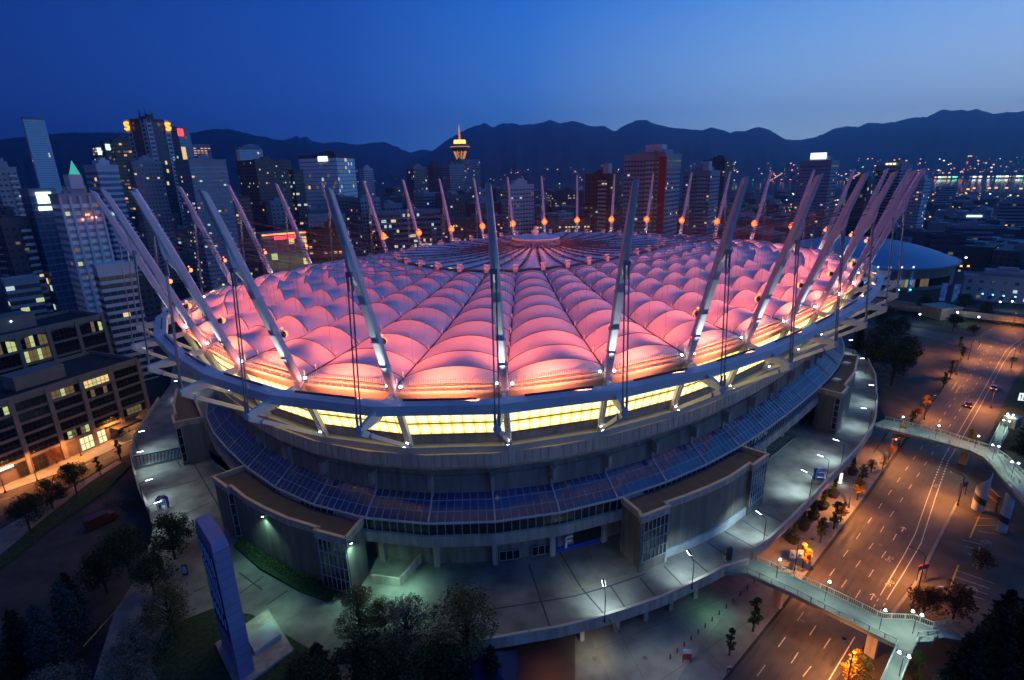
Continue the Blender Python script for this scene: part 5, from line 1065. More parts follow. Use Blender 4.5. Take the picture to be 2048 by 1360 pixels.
# hedges
def hedge(px, z, h, w_, lab, seed, key='dark'):
    pts = G(px, z); t = thing('hedge', pts[0], lab, 'hedge'); r_ = random.Random(seed); mb = MB()
    for p, d in walk(pts, .12): 
        r = d.cross(V((0, 0, 1)))
        for q in range(5): leaf(mb, p+r*r_.uniform(-w_/2, w_/2)+V((0, 0, h*r_.random()**.5)), .22, r_, r_.choice((0, 0, 1, 2)))
    mb.build('foliage', lf[key], t)
hedge([(480, 1088), (560, 1135), (640, 1178), (680, 1196)], PZ+.4, 1.0, 2.4, 'green hedge bed curving below the left podium block', 3, 'green')
hedge([(215, 1012), (290, 1018)], .1, 1.5, 3, 'dark round hedge under the left plaza parapet', 4)
# ================================================================== LAMPS
SOD = (1, .34, .075); CW = (.62, .92, 1)
lens_c = lit('lens_cool', (.8, .95, 1), 9); lens_s = lit('lens_sodium', (1, .6, .25), 4)
def plaza_lamp_proto():
    t = bpy.data.objects.new('plaza_lamp', None); C.objects.link(t)
    mb = MB(); mb.tube([(0, 0, 0), (0, 0, 5.6)], [.1, .07], 8); mb.cyl((0, 0, 0), .2, .25, 8); mb.beam((0, 0, 5.6), (1.5, 0, 6.1), .1, .1); mb.build('pole', darkm, t)
    mb = MB(); mb.box((2.0, 0, 6.22), (1.5, .42, .14)); mb.build('lamp_head', darkm, t); mb = MB(); mb.box((2.0, 0, 6.12), (1.35, .5, .12)); mb.build('lens', lens_c, t); return t
PLP = plaza_lamp_proto(); PLK = kids(PLP); first = [1]
cen = V((OCX, OCY, 0))
for x, y, lab, e in ((1210, 1248, 'plaza lamp on the parapet above the forecourt, nearest the yellowish tree', 1), (1386, 1181, 'plaza lamp on the parapet between forecourt and map pillar', 1), (1530, 1091, 'plaza lamp at the parapet by the lower footbridge', 1.2), (1623, 998, 'plaza lamp in front of the blue letter sculpture', 1.5), (1656, 964, 'plaza lamp just past the blue letter sculpture', .7), (1687, 929, 'plaza lamp at the parapet below the far podium block', 1.2), (1741, 858, 'plaza lamp where the upper footbridge starts', 1), (1754, 807, 'plaza lamp on the walkway bend beside the far podium block', 1), (1733, 748, 'plaza lamp highest on the far walkway', .9), (1708, 708, 'plaza lamp at the far end of the walkway', .6),
    (268, 950, 'left plaza lamp at the stair grating', .9), (284, 1012, 'left plaza lamp in the middle of the left parapet', .8), (300, 1062, 'left plaza lamp beside the arch letter', .7), (272, 905, 'left plaza lamp at the bend of the left parapet', .8), (345, 795, 'left plaza lamp behind the far left podium block', .9)):
    p = at(x, y, PZ)
    if first: t = PLP; first.clear()
    else:
        t = PLP.copy(); C.objects.link(t)
        for k in PLK: c = k.copy(); C.objects.link(c); c.parent = t
    d = (cen-p); d.z = 0; d.normalize(); t.location = p+d*.5; t.rotation_euler.z = math.atan2(d.y, d.x); tag(t, lab, 'lamp', 'cool white plaza lamps')
    q = p+d*2.5+V((0, 0, 5.95)); lamp('SPOT', q, 2500*e, CW, .35, q+d*3.2+V((0, 0, -6)), 125, .9)
def street_lamp_proto():
    t = bpy.data.objects.new('street_lamp', None); C.objects.link(t)
    mb = MB(); mb.tube([(0, 0, 0), (0, 0, 7.8)], [.13, .08], 8); mb.cyl((0, 0, 0), .28, .5, 8, .2); mb.tube([(0, 0, 7.7), (.9, 0, 8.1), (2.3, 0, 8.0)], [.07, .06, .06], 6); mb.build('pole', darkm, t)
    mb = MB(); mb.ball((2.6, 0, 8.05), .32, 8, sz=.5); mb.cyl((2.6, 0, 7.92), .34, .12, 10); mb.build('lamp_head', darkm, t); mb = MB(); mb.cyl((2.6, 0, 7.86), .26, .06, 10); mb.build('lens', lens_s, t); return t
SLP = street_lamp_proto(); SLK = kids(SLP); first = [1]; road_mid = G([(1640, 1300), (1760, 1140), (1860, 990), (1950, 820), (2010, 700)])
for x, y, lab, e, dx in ((1588, 1146, 'black street lamp on the kerb at the lower footbridge, with two white banners', 1, None), (1697, 1015, 'black street lamp between yellow saplings', 1.2, None), (1777, 917, 'black street lamp beside the red traffic light', 1, None), (1848, 838, 'black street lamp just beyond the upper footbridge', 1, None), (1913, 750, 'black street lamp on the sapling strip', 1.1, None), (1936, 720, 'tall street lamp at the side road corner', 1.1, None), (1958, 691, 'street lamp on the island tip by the reddish tree', 1, None),
    (1836, 1179, 'black street lamp by the parking bays with a red and blue sign', 1.2, 0), (1915, 1010, 'black street lamp beside the first white sail sign', 1.3, 0), (1981, 816, 'street lamp across the road from the tail lights', 1.3, 0), (2022, 736, 'street lamp on the right kerb by the parked car', 1.3, 0), (2040, 705, 'street lamp highest on the right kerb', 1, 0), (1690, 1385, 'street lamp at the bottom edge in front of the glowing tree', 1.1, 0), (2025, 655, 'street lamp where the road curves away', 1, None),
    (162, 912, 'street lamp before the lit shopfront', 1.0, 1), (75, 962, 'street lamp on the near kerb of the left street', .8, 1), (11, 985, 'street lamp on the left street at the photo edge', .8, 1), (240, 872, 'street lamp by the covered entrance', .8, 1)):
    p = at(x, y, .1)
    if first: t = SLP; first.clear()
    else:
        t = SLP.copy(); C.objects.link(t)
        for k in SLK: c = k.copy(); C.objects.link(c); c.parent = t
    if dx == 1: m_ = at(130, 960, 0); d = V((.35, -.93, 0)) if y < 930 else V((-.35, .93, 0))
    else: m_ = min(road_mid, key=lambda q: (q-p).length); d = (m_-p); d.z = 0; d.normalize()
    t.location = p; t.rotation_euler.z = math.atan2(d.y, d.x); tag(t, lab, 'street lamp', 'black street lamps')
    lamp('SPOT', p+d*2.6+V((0, 0, 7.8)), 10500*e, SOD, .3, p+d*3.6, 156, .75)
# more sodium light on the far curve and the side street
for x, y, e in ((1850, 668, 4000), (2100, 640, 4500)): p = at(x, y, 9); lamp('SPOT', p, e, SOD, .4, p-V((0, 0, 9)), 150, .5)

for k_, v_ in PROTO.items():
    if k_ not in USED:
        for c in PK[k_]: bpy.data.objects.remove(c)
        bpy.data.objects.remove(v_)
# ================================================================== HAZE
hz = MB(); hz.box((1000, 3700, 449), (24000, 9600, 902)); hzo = hz.build('haze', None); hzo.data.materials.clear()
hm = bpy.data.materials.new('haze_air'); hm.use_nodes = True; hn = hm.node_tree; hn.nodes.clear(); ho = hn.nodes.new('ShaderNodeOutputMaterial'); pv = hn.nodes.new('ShaderNodeVolumePrincipled')
pv.inputs['Color'].default_value = (.3, .55, 1, 1); pv.inputs['Anisotropy'].default_value = .75; pv.inputs['Density'].default_value = 0.00013; hn.links.new(pv.outputs[0], ho.inputs['Volume']); hzo.data.materials.append(hm); tag(hzo, kind='stuff')
# ================================================================== FOOTBRIDGES
deckm = mat('bridge_deck', (.24, .27, .24), .8, noise=.15, scale=.5); railm = mat('rail_white', (.5, .54, .5), .5)
def rail(pts, par, h=1.15, step=2.2):
    mb = MB()
    for z in (.12, h): mb.tube([p+V((0, 0, z)) for p in pts], .07, 5)
    for p, d in walk(pts, step): mb.beam(p, p+V((0, 0, h)), .16, .1)
    for p, d in walk(pts, .3): mb.beam(p, p+V((0, 0, h)), .035, .035)
    mb.build('railing', railm, par)
def bridge(deck, rails, cols, lamps, label, org):
    t = thing('footbridge', at(*org, 0), label, 'footbridge'); P = G(deck, PZ); mb = MB(); mb.prism([(p.x, p.y) for p in P], PZ-.7, PZ+.02, bottom=True); mb.build('deck', deckm, t)
    for r in rails: rail(G(r, PZ), t)
    for x, y in cols: p = at(x, y, 0); mb = MB(); mb.box((p.x, p.y, (PZ-.75)/2), (.9, 1.6, PZ-.75), .6); mb.build('column', conc, t)
    for x, y, tw, lab in lamps:
        p = at(x, y, PZ); l = thing('bridge_lamp', p, lab, 'lamp', 'lamps on the footbridges'); h = 4.0; mb = MB(); mb.tube([p, p+V((0, 0, h))], .06, 6); mb.build('pole', darkm, l)
        for s in ((-1, 1) if tw else (1,)):
            q = p+V((.75*s*.6, .75*s*-.5, h+.1)) if tw else p+V((.3, 0, h+.1)); mb = MB(); mb.box(q+V((0, 0, .1)), (.8, .35, .08), -.6); mb.build('lamp_head', darkm, l); mb = MB(); mb.ball(q, .3, 8, sz=.6); mb.build('lens', lens_c, l)
        lamp('SPOT', p+V((0, 0, h-.1)), 900 if tw else 650, (.75, 1, .82), .3, p, 150, .6)
    return t
b1 = bridge([(1510, 1118), (1658, 1186), (1764, 1238), (1825, 1240), (1866, 1256), (1876, 1270), (1864, 1284), (1834, 1284), (1808, 1347), (1775, 1430), (1730, 1430), (1762, 1365), (1794, 1291), (1745, 1267), (1666, 1228), (1589, 1190), (1494, 1147), (1446, 1143)],
    [[(1515, 1122), (1658, 1186), (1764, 1238), (1825, 1240), (1866, 1256)], [(1494, 1145), (1589, 1189), (1666, 1228), (1745, 1267), (1794, 1291), (1764, 1360), (1735, 1420)], [(1866, 1284), (1834, 1284), (1808, 1347), (1780, 1420)]],
    [(1553, 1212), (1740, 1310)], [(1552, 1156, 0, 'lamp on the lower footbridge nearest the plaza'), (1649, 1202, 0, 'lamp on the lower footbridge over the boulevard'), (1758, 1261, 0, 'lamp on the lower footbridge above the right kerb'), (1825, 1267, 1, 'twin lamp at the stair head of the lower footbridge'), (1798, 1352, 1, 'twin lamp at the bottom edge on the lower footbridge')],
    'pale green lit footbridge crossing the boulevard, lower one', (1650, 1200))
mb = MB()
for k in range(12):
    a, b_ = at(1866, 1262, PZ), at(1925, 1272, 0); p = a.lerp(b_, (k+.5)/12); mb.box((p.x, p.y, p.z-.15), (1.0, 2.6, .3), .2)
mb.build('stair', deckm, b1)
rail([at(1866, 1256, PZ), at(1900, 1250, PZ-2), at(1925, 1256, PZ-4)], b1); rail([at(1834, 1275, PZ), at(1875, 1272, PZ-1)], b1)
b2 = bridge([(1768, 839), (1890, 869), (1930, 883), (1975, 896), (1982, 893), (1999, 850), (2014, 852), (2017, 862), (1996, 905), (2012, 918), (2050, 955), (2110, 1010), (2110, 1060), (2048, 1005), (2010, 962), (1985, 930), (1968, 915), (1940, 901), (1880, 884), (1763, 855), (1744, 850)],
    [[(1770, 840), (1890, 869), (1930, 883), (1976, 897), (1999, 851), (2015, 854)], [(1763, 855), (1880, 884), (1940, 901), (1968, 915), (1985, 932), (2010, 963), (2048, 1005)], [(2015, 857), (1994, 906), (2012, 918), (2048, 953)], [(1993, 912), (2008, 935), (2012, 948), (2030, 965)], [(2000, 915), (2018, 940), (2040, 968)]],
    [(1925, 928)], [(1799, 860, 0, 'lamp on the upper footbridge nearest the plaza'), (1870, 878, 0, 'lamp on the upper footbridge over the left lanes'), (1948, 900, 0, 'lamp on the upper footbridge beside the amber tree'), (1984, 920, 1, 'twin lamp at the junction of the upper footbridge'), (2006, 868, 1, 'twin lamp on the arm of the upper footbridge'), (2014, 855, 1, 'twin lamp at the lift end of the upper footbridge'), (2022, 955, 1, 'twin lamp on the stair of the upper footbridge')],
    'footbridge crossing the boulevard with zigzag stairs at its right end, upper one', (1900, 880))
p = at(2022, 852, PZ); mb = MB(); mb.box(p+V((0, 0, 1.6)), (4, 3, 3.2), .5); tag(mb.build('lift_tower', conc), 'small pale concrete lift hut at the end of the upper footbridge', 'hut')
p = at(1930, 874, PZ+2); lamp('SPOT', p+V((0, 0, 3)), 900, SOD, .3, p-V((0, 0, 3)), 140, .6)
# ================================================================== PYLON SIGN
P = [at(x, y, PZ) for x, y in ((456, 1300), (480, 1318), (497, 1292), (474, 1275))]
top_z = 30.5
A, B = at(387, 1035, top_z), at(422, 1093, top_z)     # left face top edge
pc = at(474, 1292, PZ); u = (B-A); u.z = 0; wq = u.length; u.normalize(); nrm = V((u.y, -u.x, 0)); nrm = nrm if nrm.x < 0 else -nrm
Cc = at(455, 1075, top_z); dpt = 3.6
t = thing('pylon_sign', (A.x, A.y, PZ), 'tall violet blue sign pylon standing on a low plinth in the lower left', 'sign')
bluef = mat('pylon_face', (.02, .03, .2), .5); viol = mat('pylon_side', (.25, .24, .42), .55, noise=.06, scale=.3)
Cc = at(455, 1076, top_z); sv = Cc-B; sv.z = 0; dpt = sv.length; nrm = -sv.normalized(); q = [A, B, B-nrm*dpt, A-nrm*dpt]; mb = MB(); mb.prism([(p.x, p.y) for p in q], PZ+.5, top_z-1.2, 0); zc = [V((p.x, p.y, 0)) for p in q]
mid = sum(zc, V((0, 0, 0)))/4; mb.add([V((p.x, p.y, top_z-1.2)) for p in zc]+[V((p.x*.9+mid.x*.1, p.y*.9+mid.y*.1, top_z)) for p in zc], [(0, 1, 5, 4), (1, 2, 6, 5), (2, 3, 7, 6), (3, 0, 4, 7), (4, 5, 6, 7)]); body = mb.build('body', viol, t)
mb = MB()
for k in range(14):
    z = PZ+3+k*1.55; r = [p+(p-mid).normalized()*.02 for p in zc]; mb.wall([V((p.x, p.y, 0)) for p in r], z, z+.05, .04, closed=True)
mb.build('panel_joint', mat('joint_violet', (.12, .12, .24), .6), body)
mb = MB(); f = lambda x, z, o=.03: V((A.x, A.y, 0))+u*x+nrm*o+V((0, 0, z)); mb.add([f(.3, PZ+7), f(wq-.3, PZ+7), f(wq-.3, top_z-2.5), f(.3, top_z-2.5)], [(0, 1, 2, 3)]); fc = mb.build('sign_face', bluef, t)
mb = MB(); wl = mat('sign_white_line', (.7, .75, .85), .5); r_ = random.Random(2)
for z0, hh in ((PZ+9, 2.0), (PZ+12, 6.2), (PZ+18.6, 3.0)):
    for s in range(5):
        pts = [f(.8+(wq-1.6)*(s+.5)/5+.18*sin(z*1.7+s), z, .07) for z in [z0+hh*i/8 for i in range(9)]]; mb.tube(pts, .1, 4)
mb.build('sign_lettering', wl, fc)
e1 = u*1.0; mb = MB(); pl_ = [A+nrm*.8-u*1.2, B+nrm*.8+u*1.2, B-nrm*(dpt+6)+u*1.2, A-nrm*(dpt+6)-u*1.2]; mb.prism([(p.x, p.y) for p in pl_], PZ, PZ+.55); mb.build('plinth', conc, t)
mb = MB(); c0 = (A+B)/2-nrm*(dpt+3); mb.prism([(p.x, p.y) for p in [c0+u*2-nrm*2.4, c0+u*2+nrm*2, c0-u*2+nrm*2, c0-u*2-nrm*2.4]], PZ+.56, PZ+1.3); mb.build('plinth_step', mat('pale_render', (.5, .52, .52)), t)
lawn = G([(330, 1255), (425, 1218), (505, 1230), (625, 1302), (700, 1400), (350, 1420), (300, 1330)], PZ); mb = MB(); mb.prism([(p.x, p.y) for p in lawn], PZ-.1, PZ+.12); tag(mb.build('lawn', grass), kind='structure')
# ================================================================== SMALL THINGS
# letter sculptures
def sculpt(x, y, strokes, label, h=2.6, ang=0):
    p = at(x, y, PZ); t = thing('letter_sculpture', p, label, 'sculpture', 'blue letter sculptures at the gates'); mb = MB(); mb.cyl(p, 1.5, .25, 20); mb.build('base', conc, t)
    ex = V((cos(ang), sin(ang), 0)); mb = MB(); letter(mb, strokes, p+V((0, 0, .45)), ex, V((0, 0, 1)), ex.cross(V((0, 0, 1))), .62, .7); mb.build('letter', bluem, t)
    mb = MB(); letter(mb, strokes, p+V((0, 0, .45))-V((0, .36, 0)), ex, V((0, 0, 1)), ex.cross(V((0, 0, 1))), .26, .12); mb.build('letter_face', whitem, t)
sculpt(1637, 962, [((-.9, 0), (-.9, 2.6)), ((-.9, 2.6), (.9, 2.6)), ((-.9, 1.3), (.6, 1.3)), ((-.9, 0), (.9, 0))], 'big blue letter E standing on the right plaza', ang=-.1)
sculpt(328, 1018, [((-.9, 0), (-.9, 2.2)), ((-.9, 2.2), (-.4, 2.7)), ((-.4, 2.7), (.4, 2.7)), ((.4, 2.7), (.9, 2.2)), ((.9, 2.2), (.9, 0)), ((-.9, 1.2), (.9, 1.2))], 'big blue letter A standing on the left plaza', ang=.2)
sculpt(1551, 862, [((-.6, 0), (-.6, 1.4)), ((-.6, 1.4), (.6, 1.4)), ((.6, 1.4), (.6, 0)), ((-.6, 0), (.6, 0))], 'small blue block behind the slatted skylight', ang=.6)
# info pillar, lit map stand, directory
p = at(1457, 1122, PZ); t = thing('info_pillar', p, 'dark information pillar on a round base near the lower footbridge', 'pillar'); mb = MB(); mb.cyl(p, 1.1, .35, 16); mb.build('base', conc, t); mb = MB(); mb.box(p+V((0, 0, 1.7)), (1.0, .5, 2.8), .4); mb.build('panel', darkm, t)
p = at(1680, 967, .17); t = thing('map_stand', p, 'glowing white map stand on the pavement below the plaza wall', 'sign'); mb = MB(); mb.box(p+V((0, 0, .15)), (1.6, 1.0, .3), .5); mb.build('base', conc, t); mb = MB(); mb.box(p+V((0, 0, 1.6)), (.9, .25, 2.6), .5); mb.build('panel', lit('map_white', (1, 1, .85), 1.6), t); lamp('POINT', p+V((-.3, -.8, 1.2)), 120, (1, 1, .8), .3)
p = at(372, 1150, PZ); t = thing('directory_sign', p, 'small blue and white directory board left of the pylon', 'sign'); mb = MB(); mb.box(p+V((0, 0, 1.2)), (1.0, .2, 2.2), .2); mb.build('board', darkm, t); mb = MB(); mb.box(p+V((0, -.14, 1.3)), (.75, .04, 1.5), .2); mb.build('map', mat('map_blue', (.35, .5, .7), .5, noise=.5, scale=4), t)
# red and white notice boards
def board(x, y, z, w_, h, post, mats, label, rz=0, split=.4):
    p = at(x, y, z); t = thing('notice_sign', p, label, 'sign'); mb = MB(); ex = V((cos(rz), sin(rz), 0))
    for s in (-1, 1): mb.beam(p+ex*s*w_*.42, p+ex*s*w_*.42+V((0, 0, post+h)), .1, .1)
    mb.build('post', darkm, t); mb = MB(); mb.box(p+V((0, -.02, post+h*(1-split)/2)), (w_, .12, h*(1-split)-.01), rz, 0); mb.build('lower_panel', mats[0], t); mb = MB(); mb.box(p+V((0, -.02, post+h*(1-split/2))), (w_, .12, h*split), rz); mb.build('upper_panel', mats[1], t)
redp = mat('sign_red_paint', (.5, .04, .03), .5); whp = mat('sign_white_paint', (.7, .7, .7), .5)
board(1373, 1325, .17, 1.5, 2.0, .7, (redp, whp), 'red and white notice board standing in the forecourt'); board(1878, 1188, 0, 1.0, 1.5, .3, (redp, whp), 'red and white sign by the parking bays'); board(1841, 1160, .1, 2.6, 1.1, 2.6, (mat('sign_navy', (.03, .04, .12), .5), redp), 'hanging red and navy sign at the street lamp by the bays', .3, .25)
board(1923, 990, .1, 2.6, 1.4, 2.2, (mat('sign_navy', (.03, .04, .12)), mat('sign_navy', (.03, .04, .12))), 'pair of dark square signs on the kerb beside the first sail sign', .3); board(1458, 1345, .1, .7, .7, .6, (redp, whp), 'small tilted red and white sign in the kerb planting')
p = at(1588, 1140, .1); t = thing('banner_pair', p+V((0, 0, 3.5)), 'two white banners with blue marks on the street lamp by the lower footbridge', 'banner'); mb = MB(); mb2 = MB()
for s in (-.75, .75): mb.box(p+V((s, -.1, 3.9)), (1.2, .06, 1.9), -.1); mb2.ball(p+V((s, -.16, 3.9)), .35, 8)
mb.build('banner', whp, t); mb2.build('emblem', mat('emblem_blue', (.05, .2, .5), .5), t)
# glowing number board at the right edge
a, b_ = at(2034, 800, 4), at(2075, 803, 4); d = (b_-a); d.z = 0; ln = d.length; d.normalize(); n = V((d.y, -d.x, 0)); n = n if n.y < 0 else -n
t = thing('billboard', a, 'white glowing billboard with the number 16 at the right edge', 'billboard'); mb = MB(); mb.beam(a+d*ln/2+V((0, 0, -4)), a+d*ln/2+V((0, 0, -.2)), .5, .5); mb.build('post', darkm, t)
mb = MB(); f = lambda x, z, o=0: a+d*x+n*o+V((0, 0, z)); mb.beam(f(0, 1.3), f(ln, 1.3), .4, 2.8); mb.build('frame', darkm, t); mb = MB(); mb.add([f(.1, 0, .21), f(ln, 0, .21), f(ln, 2.6, .21), f(.1, 2.6, .21)], [(0, 1, 2, 3)]); mb.build('lit_face', lit('billboard_white', (.8, .9, 1), 1.3), t)
mb = MB(); letter(mb, [((.8, .4), (.8, 2.0)), ((.8, 2.0), (.5, 1.7)), ((1.5, .4), (1.5, 2.0)), ((1.5, 2.0), (2.2, 2.0)), ((1.5, .4), (2.3, .4)), ((2.3, .4), (2.3, 1.2)), ((2.3, 1.2), (1.5, 1.2))], a+n*.28, d, V((0, 0, 1)), n, .25, .05); mb.build('numerals', bluem, t)
# white sail signs
sailm = mat('sail_white', (.6, .56, .54), .6, noise=.08, scale=1); dkb = mat('sail_band', (.06, .065, .08), .6)
for x, y, a0, lab in ((1955, 1018, 2.4, 'curved white sail shaped sign pylon with a dark band, left one'), (1999, 1060, 3.4, 'curved white sail shaped sign pylon with a dark band, right one')):
    p = at(x, y, 0); t = thing('sail_sign', p, lab, 'sign', 'white sail signs'); mb = MB(); N_ = 14; vs = []; lo = []; hi = []
    for k in range(N_+1): th = a0+pi*1.1*k/N_; c = V((cos(th)*1.25, sin(th)*1.25, 0)); lo.append(p+c); hi.append(p+c*(1-.12*k/N_)+V((0, 0, 5.4+4.6*(k/N_ if x < 1980 else 1-k/N_)**.8)))
    inn = lambda l: [V((p.x+(v.x-p.x)*.9, p.y+(v.y-p.y)*.9, v.z)) for v in l]
    mb.strip(lo, hi); mb.strip(inn(hi), inn(lo)); mb.strip(hi, inn(hi)); mb.build('sail', sailm, t, smooth=False); mb = MB(); g_ = lambda l, h0, fz: [V((p.x+(v.x-p.x)*1.02, p.y+(v.y-p.y)*1.02, h0+fz*(i/N_-.5)*2.0)) for i, v in enumerate(l)]
    mb.strip(g_(lo, 2.0, -1), g_(lo, 3.6, -1)); mb.build('band', dkb, t)
pA, pB = at(1963, 1000, 0), at(1990, 1028, 0); mb = MB(); mb.beam(pA+V((0, 0, 4.0)), pB+V((0, 0, 4.0)), .5, 1.1); mb.beam(pA+V((0, 0, 2.6)), pB+V((0, 0, 2.6)), .4, .4); mb.beam(pA, pA+V((0, 0, 4)), .3, .3); mb.beam(pB, pB+V((0, 0, 4)), .3, .3)
tag(mb.build('entry_gantry', mat('gantry_orange', (.3, .09, .03), .6)), 'rusty orange gantry beam between the two white sail signs', 'gantry')
# bollards
GB = 'black bollards along the forecourt edge'; lst = [(1498, 1168, 1340, 1345, 13, 'bollards'), (1781, 858, 1748, 906, 12, 'b2')]
bol = None
for xa, ya, xb, yb, n_, _ in lst:
    for k in range(n_):
        q = at(xa+(xb-xa)*k/(n_-1) if _ == 'b2' else 1508-168*k/(n_-1), ya+(yb-ya)*k/(n_-1) if _ == 'b2' else 1166+ (1318-1166)*k/(n_-1), .17)
        if bol is None: mb = MB(); mb.cyl((0, 0, 0), .11, .85, 8); mb.ball((0, 0, .87), .12, 8); bol = mb.build('bollard', darkm); o = bol
        else: o = bol.copy(); C.objects.link(o)
        o.location = q; tag(o, 'plain black bollard in the curved row on the forecourt' if _ != 'b2' else 'plain black bollard in the row below the upper footbridge', 'bollard', GB if _ != 'b2' else 'black bollards by the upper footbridge')
# traffic light and red signals
p = at(1782, 905, .12); t = thing('traffic_light', p, 'traffic light glowing red on the kerb below the upper footbridge', 'traffic light'); mb = MB(); mb.tube([p, p+V((0, 0, 4.2))], .08, 6); mb.build('pole', darkm, t); mb = MB()
for s in (-.5, .5): mb.box(p+V((s, 0, 4.0)), (.4, .35, 1.1), .3)
mb.build('housing', darkm, t); mb = MB(); mb.ball(p+V((.5, -.2, 4.3)), .24, 8); mb.ball(p+V((-.5, -.2, 4.3)), .14, 8); mb.build('red_lens', lit('signal_red', (1, .12, .04), 9), t); lamp('POINT', p+V((.5, -.6, 4.3)), 60, (1, .15, .05), .2)
# cars
tyre = mat('tyre', (.02, .02, .02), .9)
def car(p, ang, col, label, van=False, lights=True, name='car'):
    t = thing(name, (0, 0, 0), label, 'car' if not van else 'truck', 'cars on the roads'); t.location = p; t.rotation_euler.z = ang
    def bld(mb, nm, m, par=t, sm=False): o = bpy.data.objects.new(nm, mb.mesh(nm, m, smooth=sm)); o.parent = par; C.objects.link(o); return o
    m = mat('car_paint_'+label.split()[0], col, .25, spec=.8); mb = MB()
    L_ = 4.4 if not van else 6.4; W_ = 1.8 if not van else 2.3
    prof = [(-L_/2, .35), (-L_/2, .85), (-L_/2+.5, .95), (L_/2-1.1, .95), (L_/2-.1, .75), (L_/2, .35)] if not van else [(-L_/2, .5), (-L_/2, 2.9), (L_/2-1.9, 2.9), (L_/2-1.85, 2.3), (L_/2-.9, 2.2), (L_/2-.3, 1.3), (L_/2, 1.2), (L_/2, .5)]
    n_ = len(prof); vs = [V((x, s*W_/2, z)) for s in (-1, 1) for x, z in prof]; mb.add(vs, [tuple(range(n_))[::-1], tuple(range(n_, 2*n_))]+[(i, (i+1) % n_, n_+(i+1) % n_, n_+i) for i in range(n_)]); bld(mb, 'body', m)
    if not van:
        mb = MB(); vs = []
        for z, x0, x1, hw in ((.95, -L_/2+.35, L_/2-1.3, .85), (1.45, -L_/2+.95, L_/2-2.1, .68)): vs += [V((x0, -hw, z)), V((x1, -hw, z)), V((x1, hw, z)), V((x0, hw, z))]
        mb.add(vs, [(0, 1, 5, 4), (1, 2, 6, 5), (2, 3, 7, 6), (3, 0, 4, 7)]); bld(mb, 'windows', dglass); mb = MB(); mb.box((-.35, 0, 1.47), (1.35, 1.34, .05)); bld(mb, 'roof', m)
    else: mb = MB(); mb.add([V((L_/2-.88, -1, 2.15)), V((L_/2-.28, -1, 1.35)), V((L_/2-.28, 1, 1.35)), V((L_/2-.88, 1, 2.15))], [(0, 1, 2, 3)]); bld(mb, 'windscreen', dglass)
    for x in (-L_*.31, L_*.31):
        for s in (-1, 1): mb = MB(); mb.tube([(x, s*(W_/2-.2), .34), (x, s*(W_/2+.02), .34)], .34, 12); bld(mb, 'wheel', tyre)
    if lights:
        for s in (-1, 1):
            mb = MB(); mb.box((-L_/2-.02, s*W_*.36, .72), (.06, .35, .16)); bld(mb, 'tail_light', lit('tail_red', (1, .25, .12), 4)); mb = MB(); mb.box((L_/2, s*W_*.36, .62), (.08, .35, .16)); bld(mb, 'headlight', lit('head_white', (1, .95, .8), 4))
rd = lambda a, b_: math.atan2((at(*b_, 0)-at(*a, 0)).y, (at(*b_, 0)-at(*a, 0)).x)
car(at(1988, 778, .04), rd((1967, 800), (1998, 740)), (.5, .5, .5), 'silver car on the right lane below the lamp opposite the tail lights')
car(at(2027, 720, .04), rd((2006, 740), (2040, 700)), (.03, .03, .035), 'black car parked by the right kerb near the road curve', lights=False)
car(at(1938, 812, .04), rd((1920, 840), (1956, 780)), (.08, .02, .02), 'maroon car driving away with red tail lights on')
car(at(205, 1048, .04), 1.0, (.14, .03, .02), 'dark red box truck parked on the dark ramp at the left', van=True, lights=False, name='truck')
car(at(247, 868, .16), rd((160, 930), (300, 850)), (.12, .12, .13), 'grey car standing under the covered entrance at the left', lights=False)
# wall lamps on the podium blocks (mint green) and the green pool on the forecourt
GR = (.4, 1, .72)
def wall_lamp(p, n, label, e=420):
    t = thing('wall_lamp', p, label, 'lamp', 'mint wall lamps of the podium blocks'); mb = MB(); mb.box(p, (.5, .4, .25)); mb.build('housing', darkm, t); mb = MB(); mb.box(p+n*.2-V((0, 0, .16)), (.4, .3, .1)); mb.build('lens', lit('lens_mint', (.6, 1, .85), 9), t)
    lamp('SPOT', p+n*.55-V((0, 0, .3)), e, GR, .12, p+n*1.4-V((0, 0, 6)), 120, .8)
a, b_ = pL[6], pL[7]; d = (b_-a).normalized(); n = V((d.y, -d.x, 0)); n = n if n.y < 0 else -n
wall_lamp(a.lerp(b_, -.05)+n*.35-V((0, 0, 1.4)), n, 'mint wall lamp on the long wall of the left block', 1500)
a, b_ = pL[10], pL[11]; d = (b_-a).normalized(); n = V((d.y, -d.x, 0)); n = n if n.x > 0 else -n
wall_lamp(a.lerp(b_, .1)+n*.35-V((0, 0, 1.2)), n, 'mint wall lamp on the right end wall of the left block', 2200)
q = at(800, 1150, PZ+5); lamp('SPOT', q, 1300, GR, .4, q-V((0, 0, 5)), 140, .8)
q = at(540, 1190, PZ+5); lamp('SPOT', q, 600, GR, .4, q-V((0, 0, 5)), 140, .9)
q = at(1435, 1195, 4.7); lamp('SPOT', q, 350, (.3, 1, .5), .3, q-V((0, 0, 5)), 140, .9)
q = at(1190, 1280, 4.4); lamp('SPOT', q, 500, (1, .95, .65), .3, q-V((0, -.5, 5)), 150, .9)
q = at(1330, 1262, 8.5); lamp('SPOT', q, 900, (.75, .9, 1), .4, q-V((0, 0, 8)), 120, .9)
for x, y in ((300, 1085),): q = at(x, y, PZ+5); lamp('SPOT', q, 200, (.85, 1, .9), .3, q-V((0, 0, 5)), 110, .9)
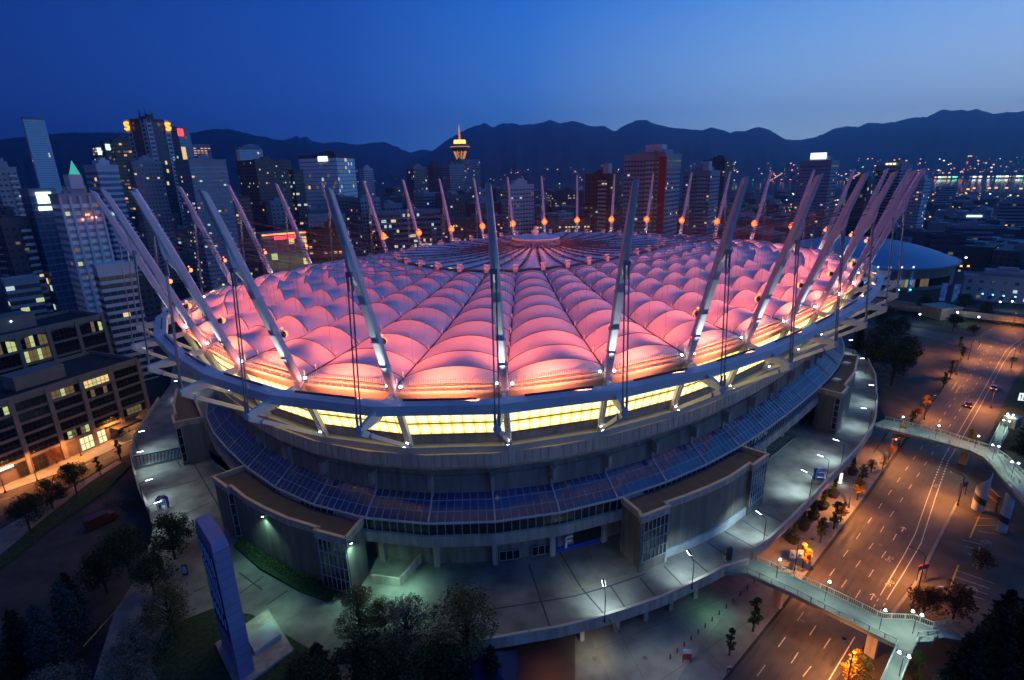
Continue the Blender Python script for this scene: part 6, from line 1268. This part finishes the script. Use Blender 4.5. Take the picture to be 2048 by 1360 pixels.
# tent roof at the bottom
p = at(968, 1308, 7.5); t = thing('blue_tent', (p.x, p.y, 0), 'dark blue pointed tent roof at the bottom edge', 'tent'); mb = MB(); vs = [V((p.x, p.y, 7.5))]+[V((p.x+dx, p.y+dy, 4.2)) for dx, dy in ((-5, -4), (5, -4), (5, 4), (-5, 4))]
mb.add(vs, [(0, 1, 2), (0, 2, 3), (0, 3, 4), (0, 4, 1)]); mb.build('canopy', mat('tent_blue', (.012, .015, .08), .7), t); mb = MB()
for dx, dy in ((-4.8, -3.8), (4.8, -3.8), (4.8, 3.8), (-4.8, 3.8)): mb.beam((p.x+dx, p.y+dy, 0), (p.x+dx, p.y+dy, 4.25), .12, .12)
mb.build('post', steel, t)
# bike racks, kiosk, railings
for x, y, lab in ((1974, 1095, 'white hooped trolley rail in the upper parking row'), (1960, 1138, 'white hooped trolley rail in the middle parking row'), (1945, 1190, 'white hooped trolley rail in the lower parking row')):
    p = at(x, y, 0); mb = MB()
    for s in (0, .9): mb.tube([p+V((-.7, s, 0)), p+V((-.7, s, 1.1)), p+V((.7, s, 1.1)), p+V((.7, s, 0))], .05, 5)
    mb.beam(p+V((-.7, 0, 1.1)), p+V((-.7, .9, 1.1)), .06, .06); mb.beam(p+V((.7, 0, 1.1)), p+V((.7, .9, 1.1)), .06, .06); tag(mb.build('trolley_rail', railm), lab, 'rail', 'trolley rails in the car park')
p = at(1896, 640, 0); t = thing('ramp_building', p, 'plain concrete ramp building below the viaduct', 'building'); mb = MB(); mb.box(p+V((0, 6, 3)), (13, 12, 6), .2); mb.build('wall', conc_d, t); mb = MB(); mb.box(p+V((0, 6, 6.2)), (13.6, 12.6, .4), .2); mb.build('roof', conc, t)
for x, y, lab in ((1836, 636, 'white park lamp by the brownish tree'), (1911, 632, 'white park lamp beside the concrete ramp building'), (1953, 642, 'white park lamp under the round tree'), (1996, 610, 'white street lamp under the viaduct, left of a pair'), (2020, 609, 'white street lamp under the viaduct, right of a pair')):
    p = at(x, y+12, 0); t = thing('park_lamp', p, lab, 'lamp', 'white park lamps near the viaduct'); mb = MB(); mb.tube([p, p+V((0, 0, 5))], .08, 6); mb.build('pole', darkm, t); mb = MB(); mb.ball(p+V((0, 0, 5.2)), .42, 8); mb.build('globe', lens_c, t); lamp('POINT', p+V((0, -.6, 5.2)), 500, (.9, 1, .9), .3)

q = at(1105, 1318, 4.6); lamp('SPOT', q, 500, SOD, .3, q-V((0, 0, 5)), 150, .8)
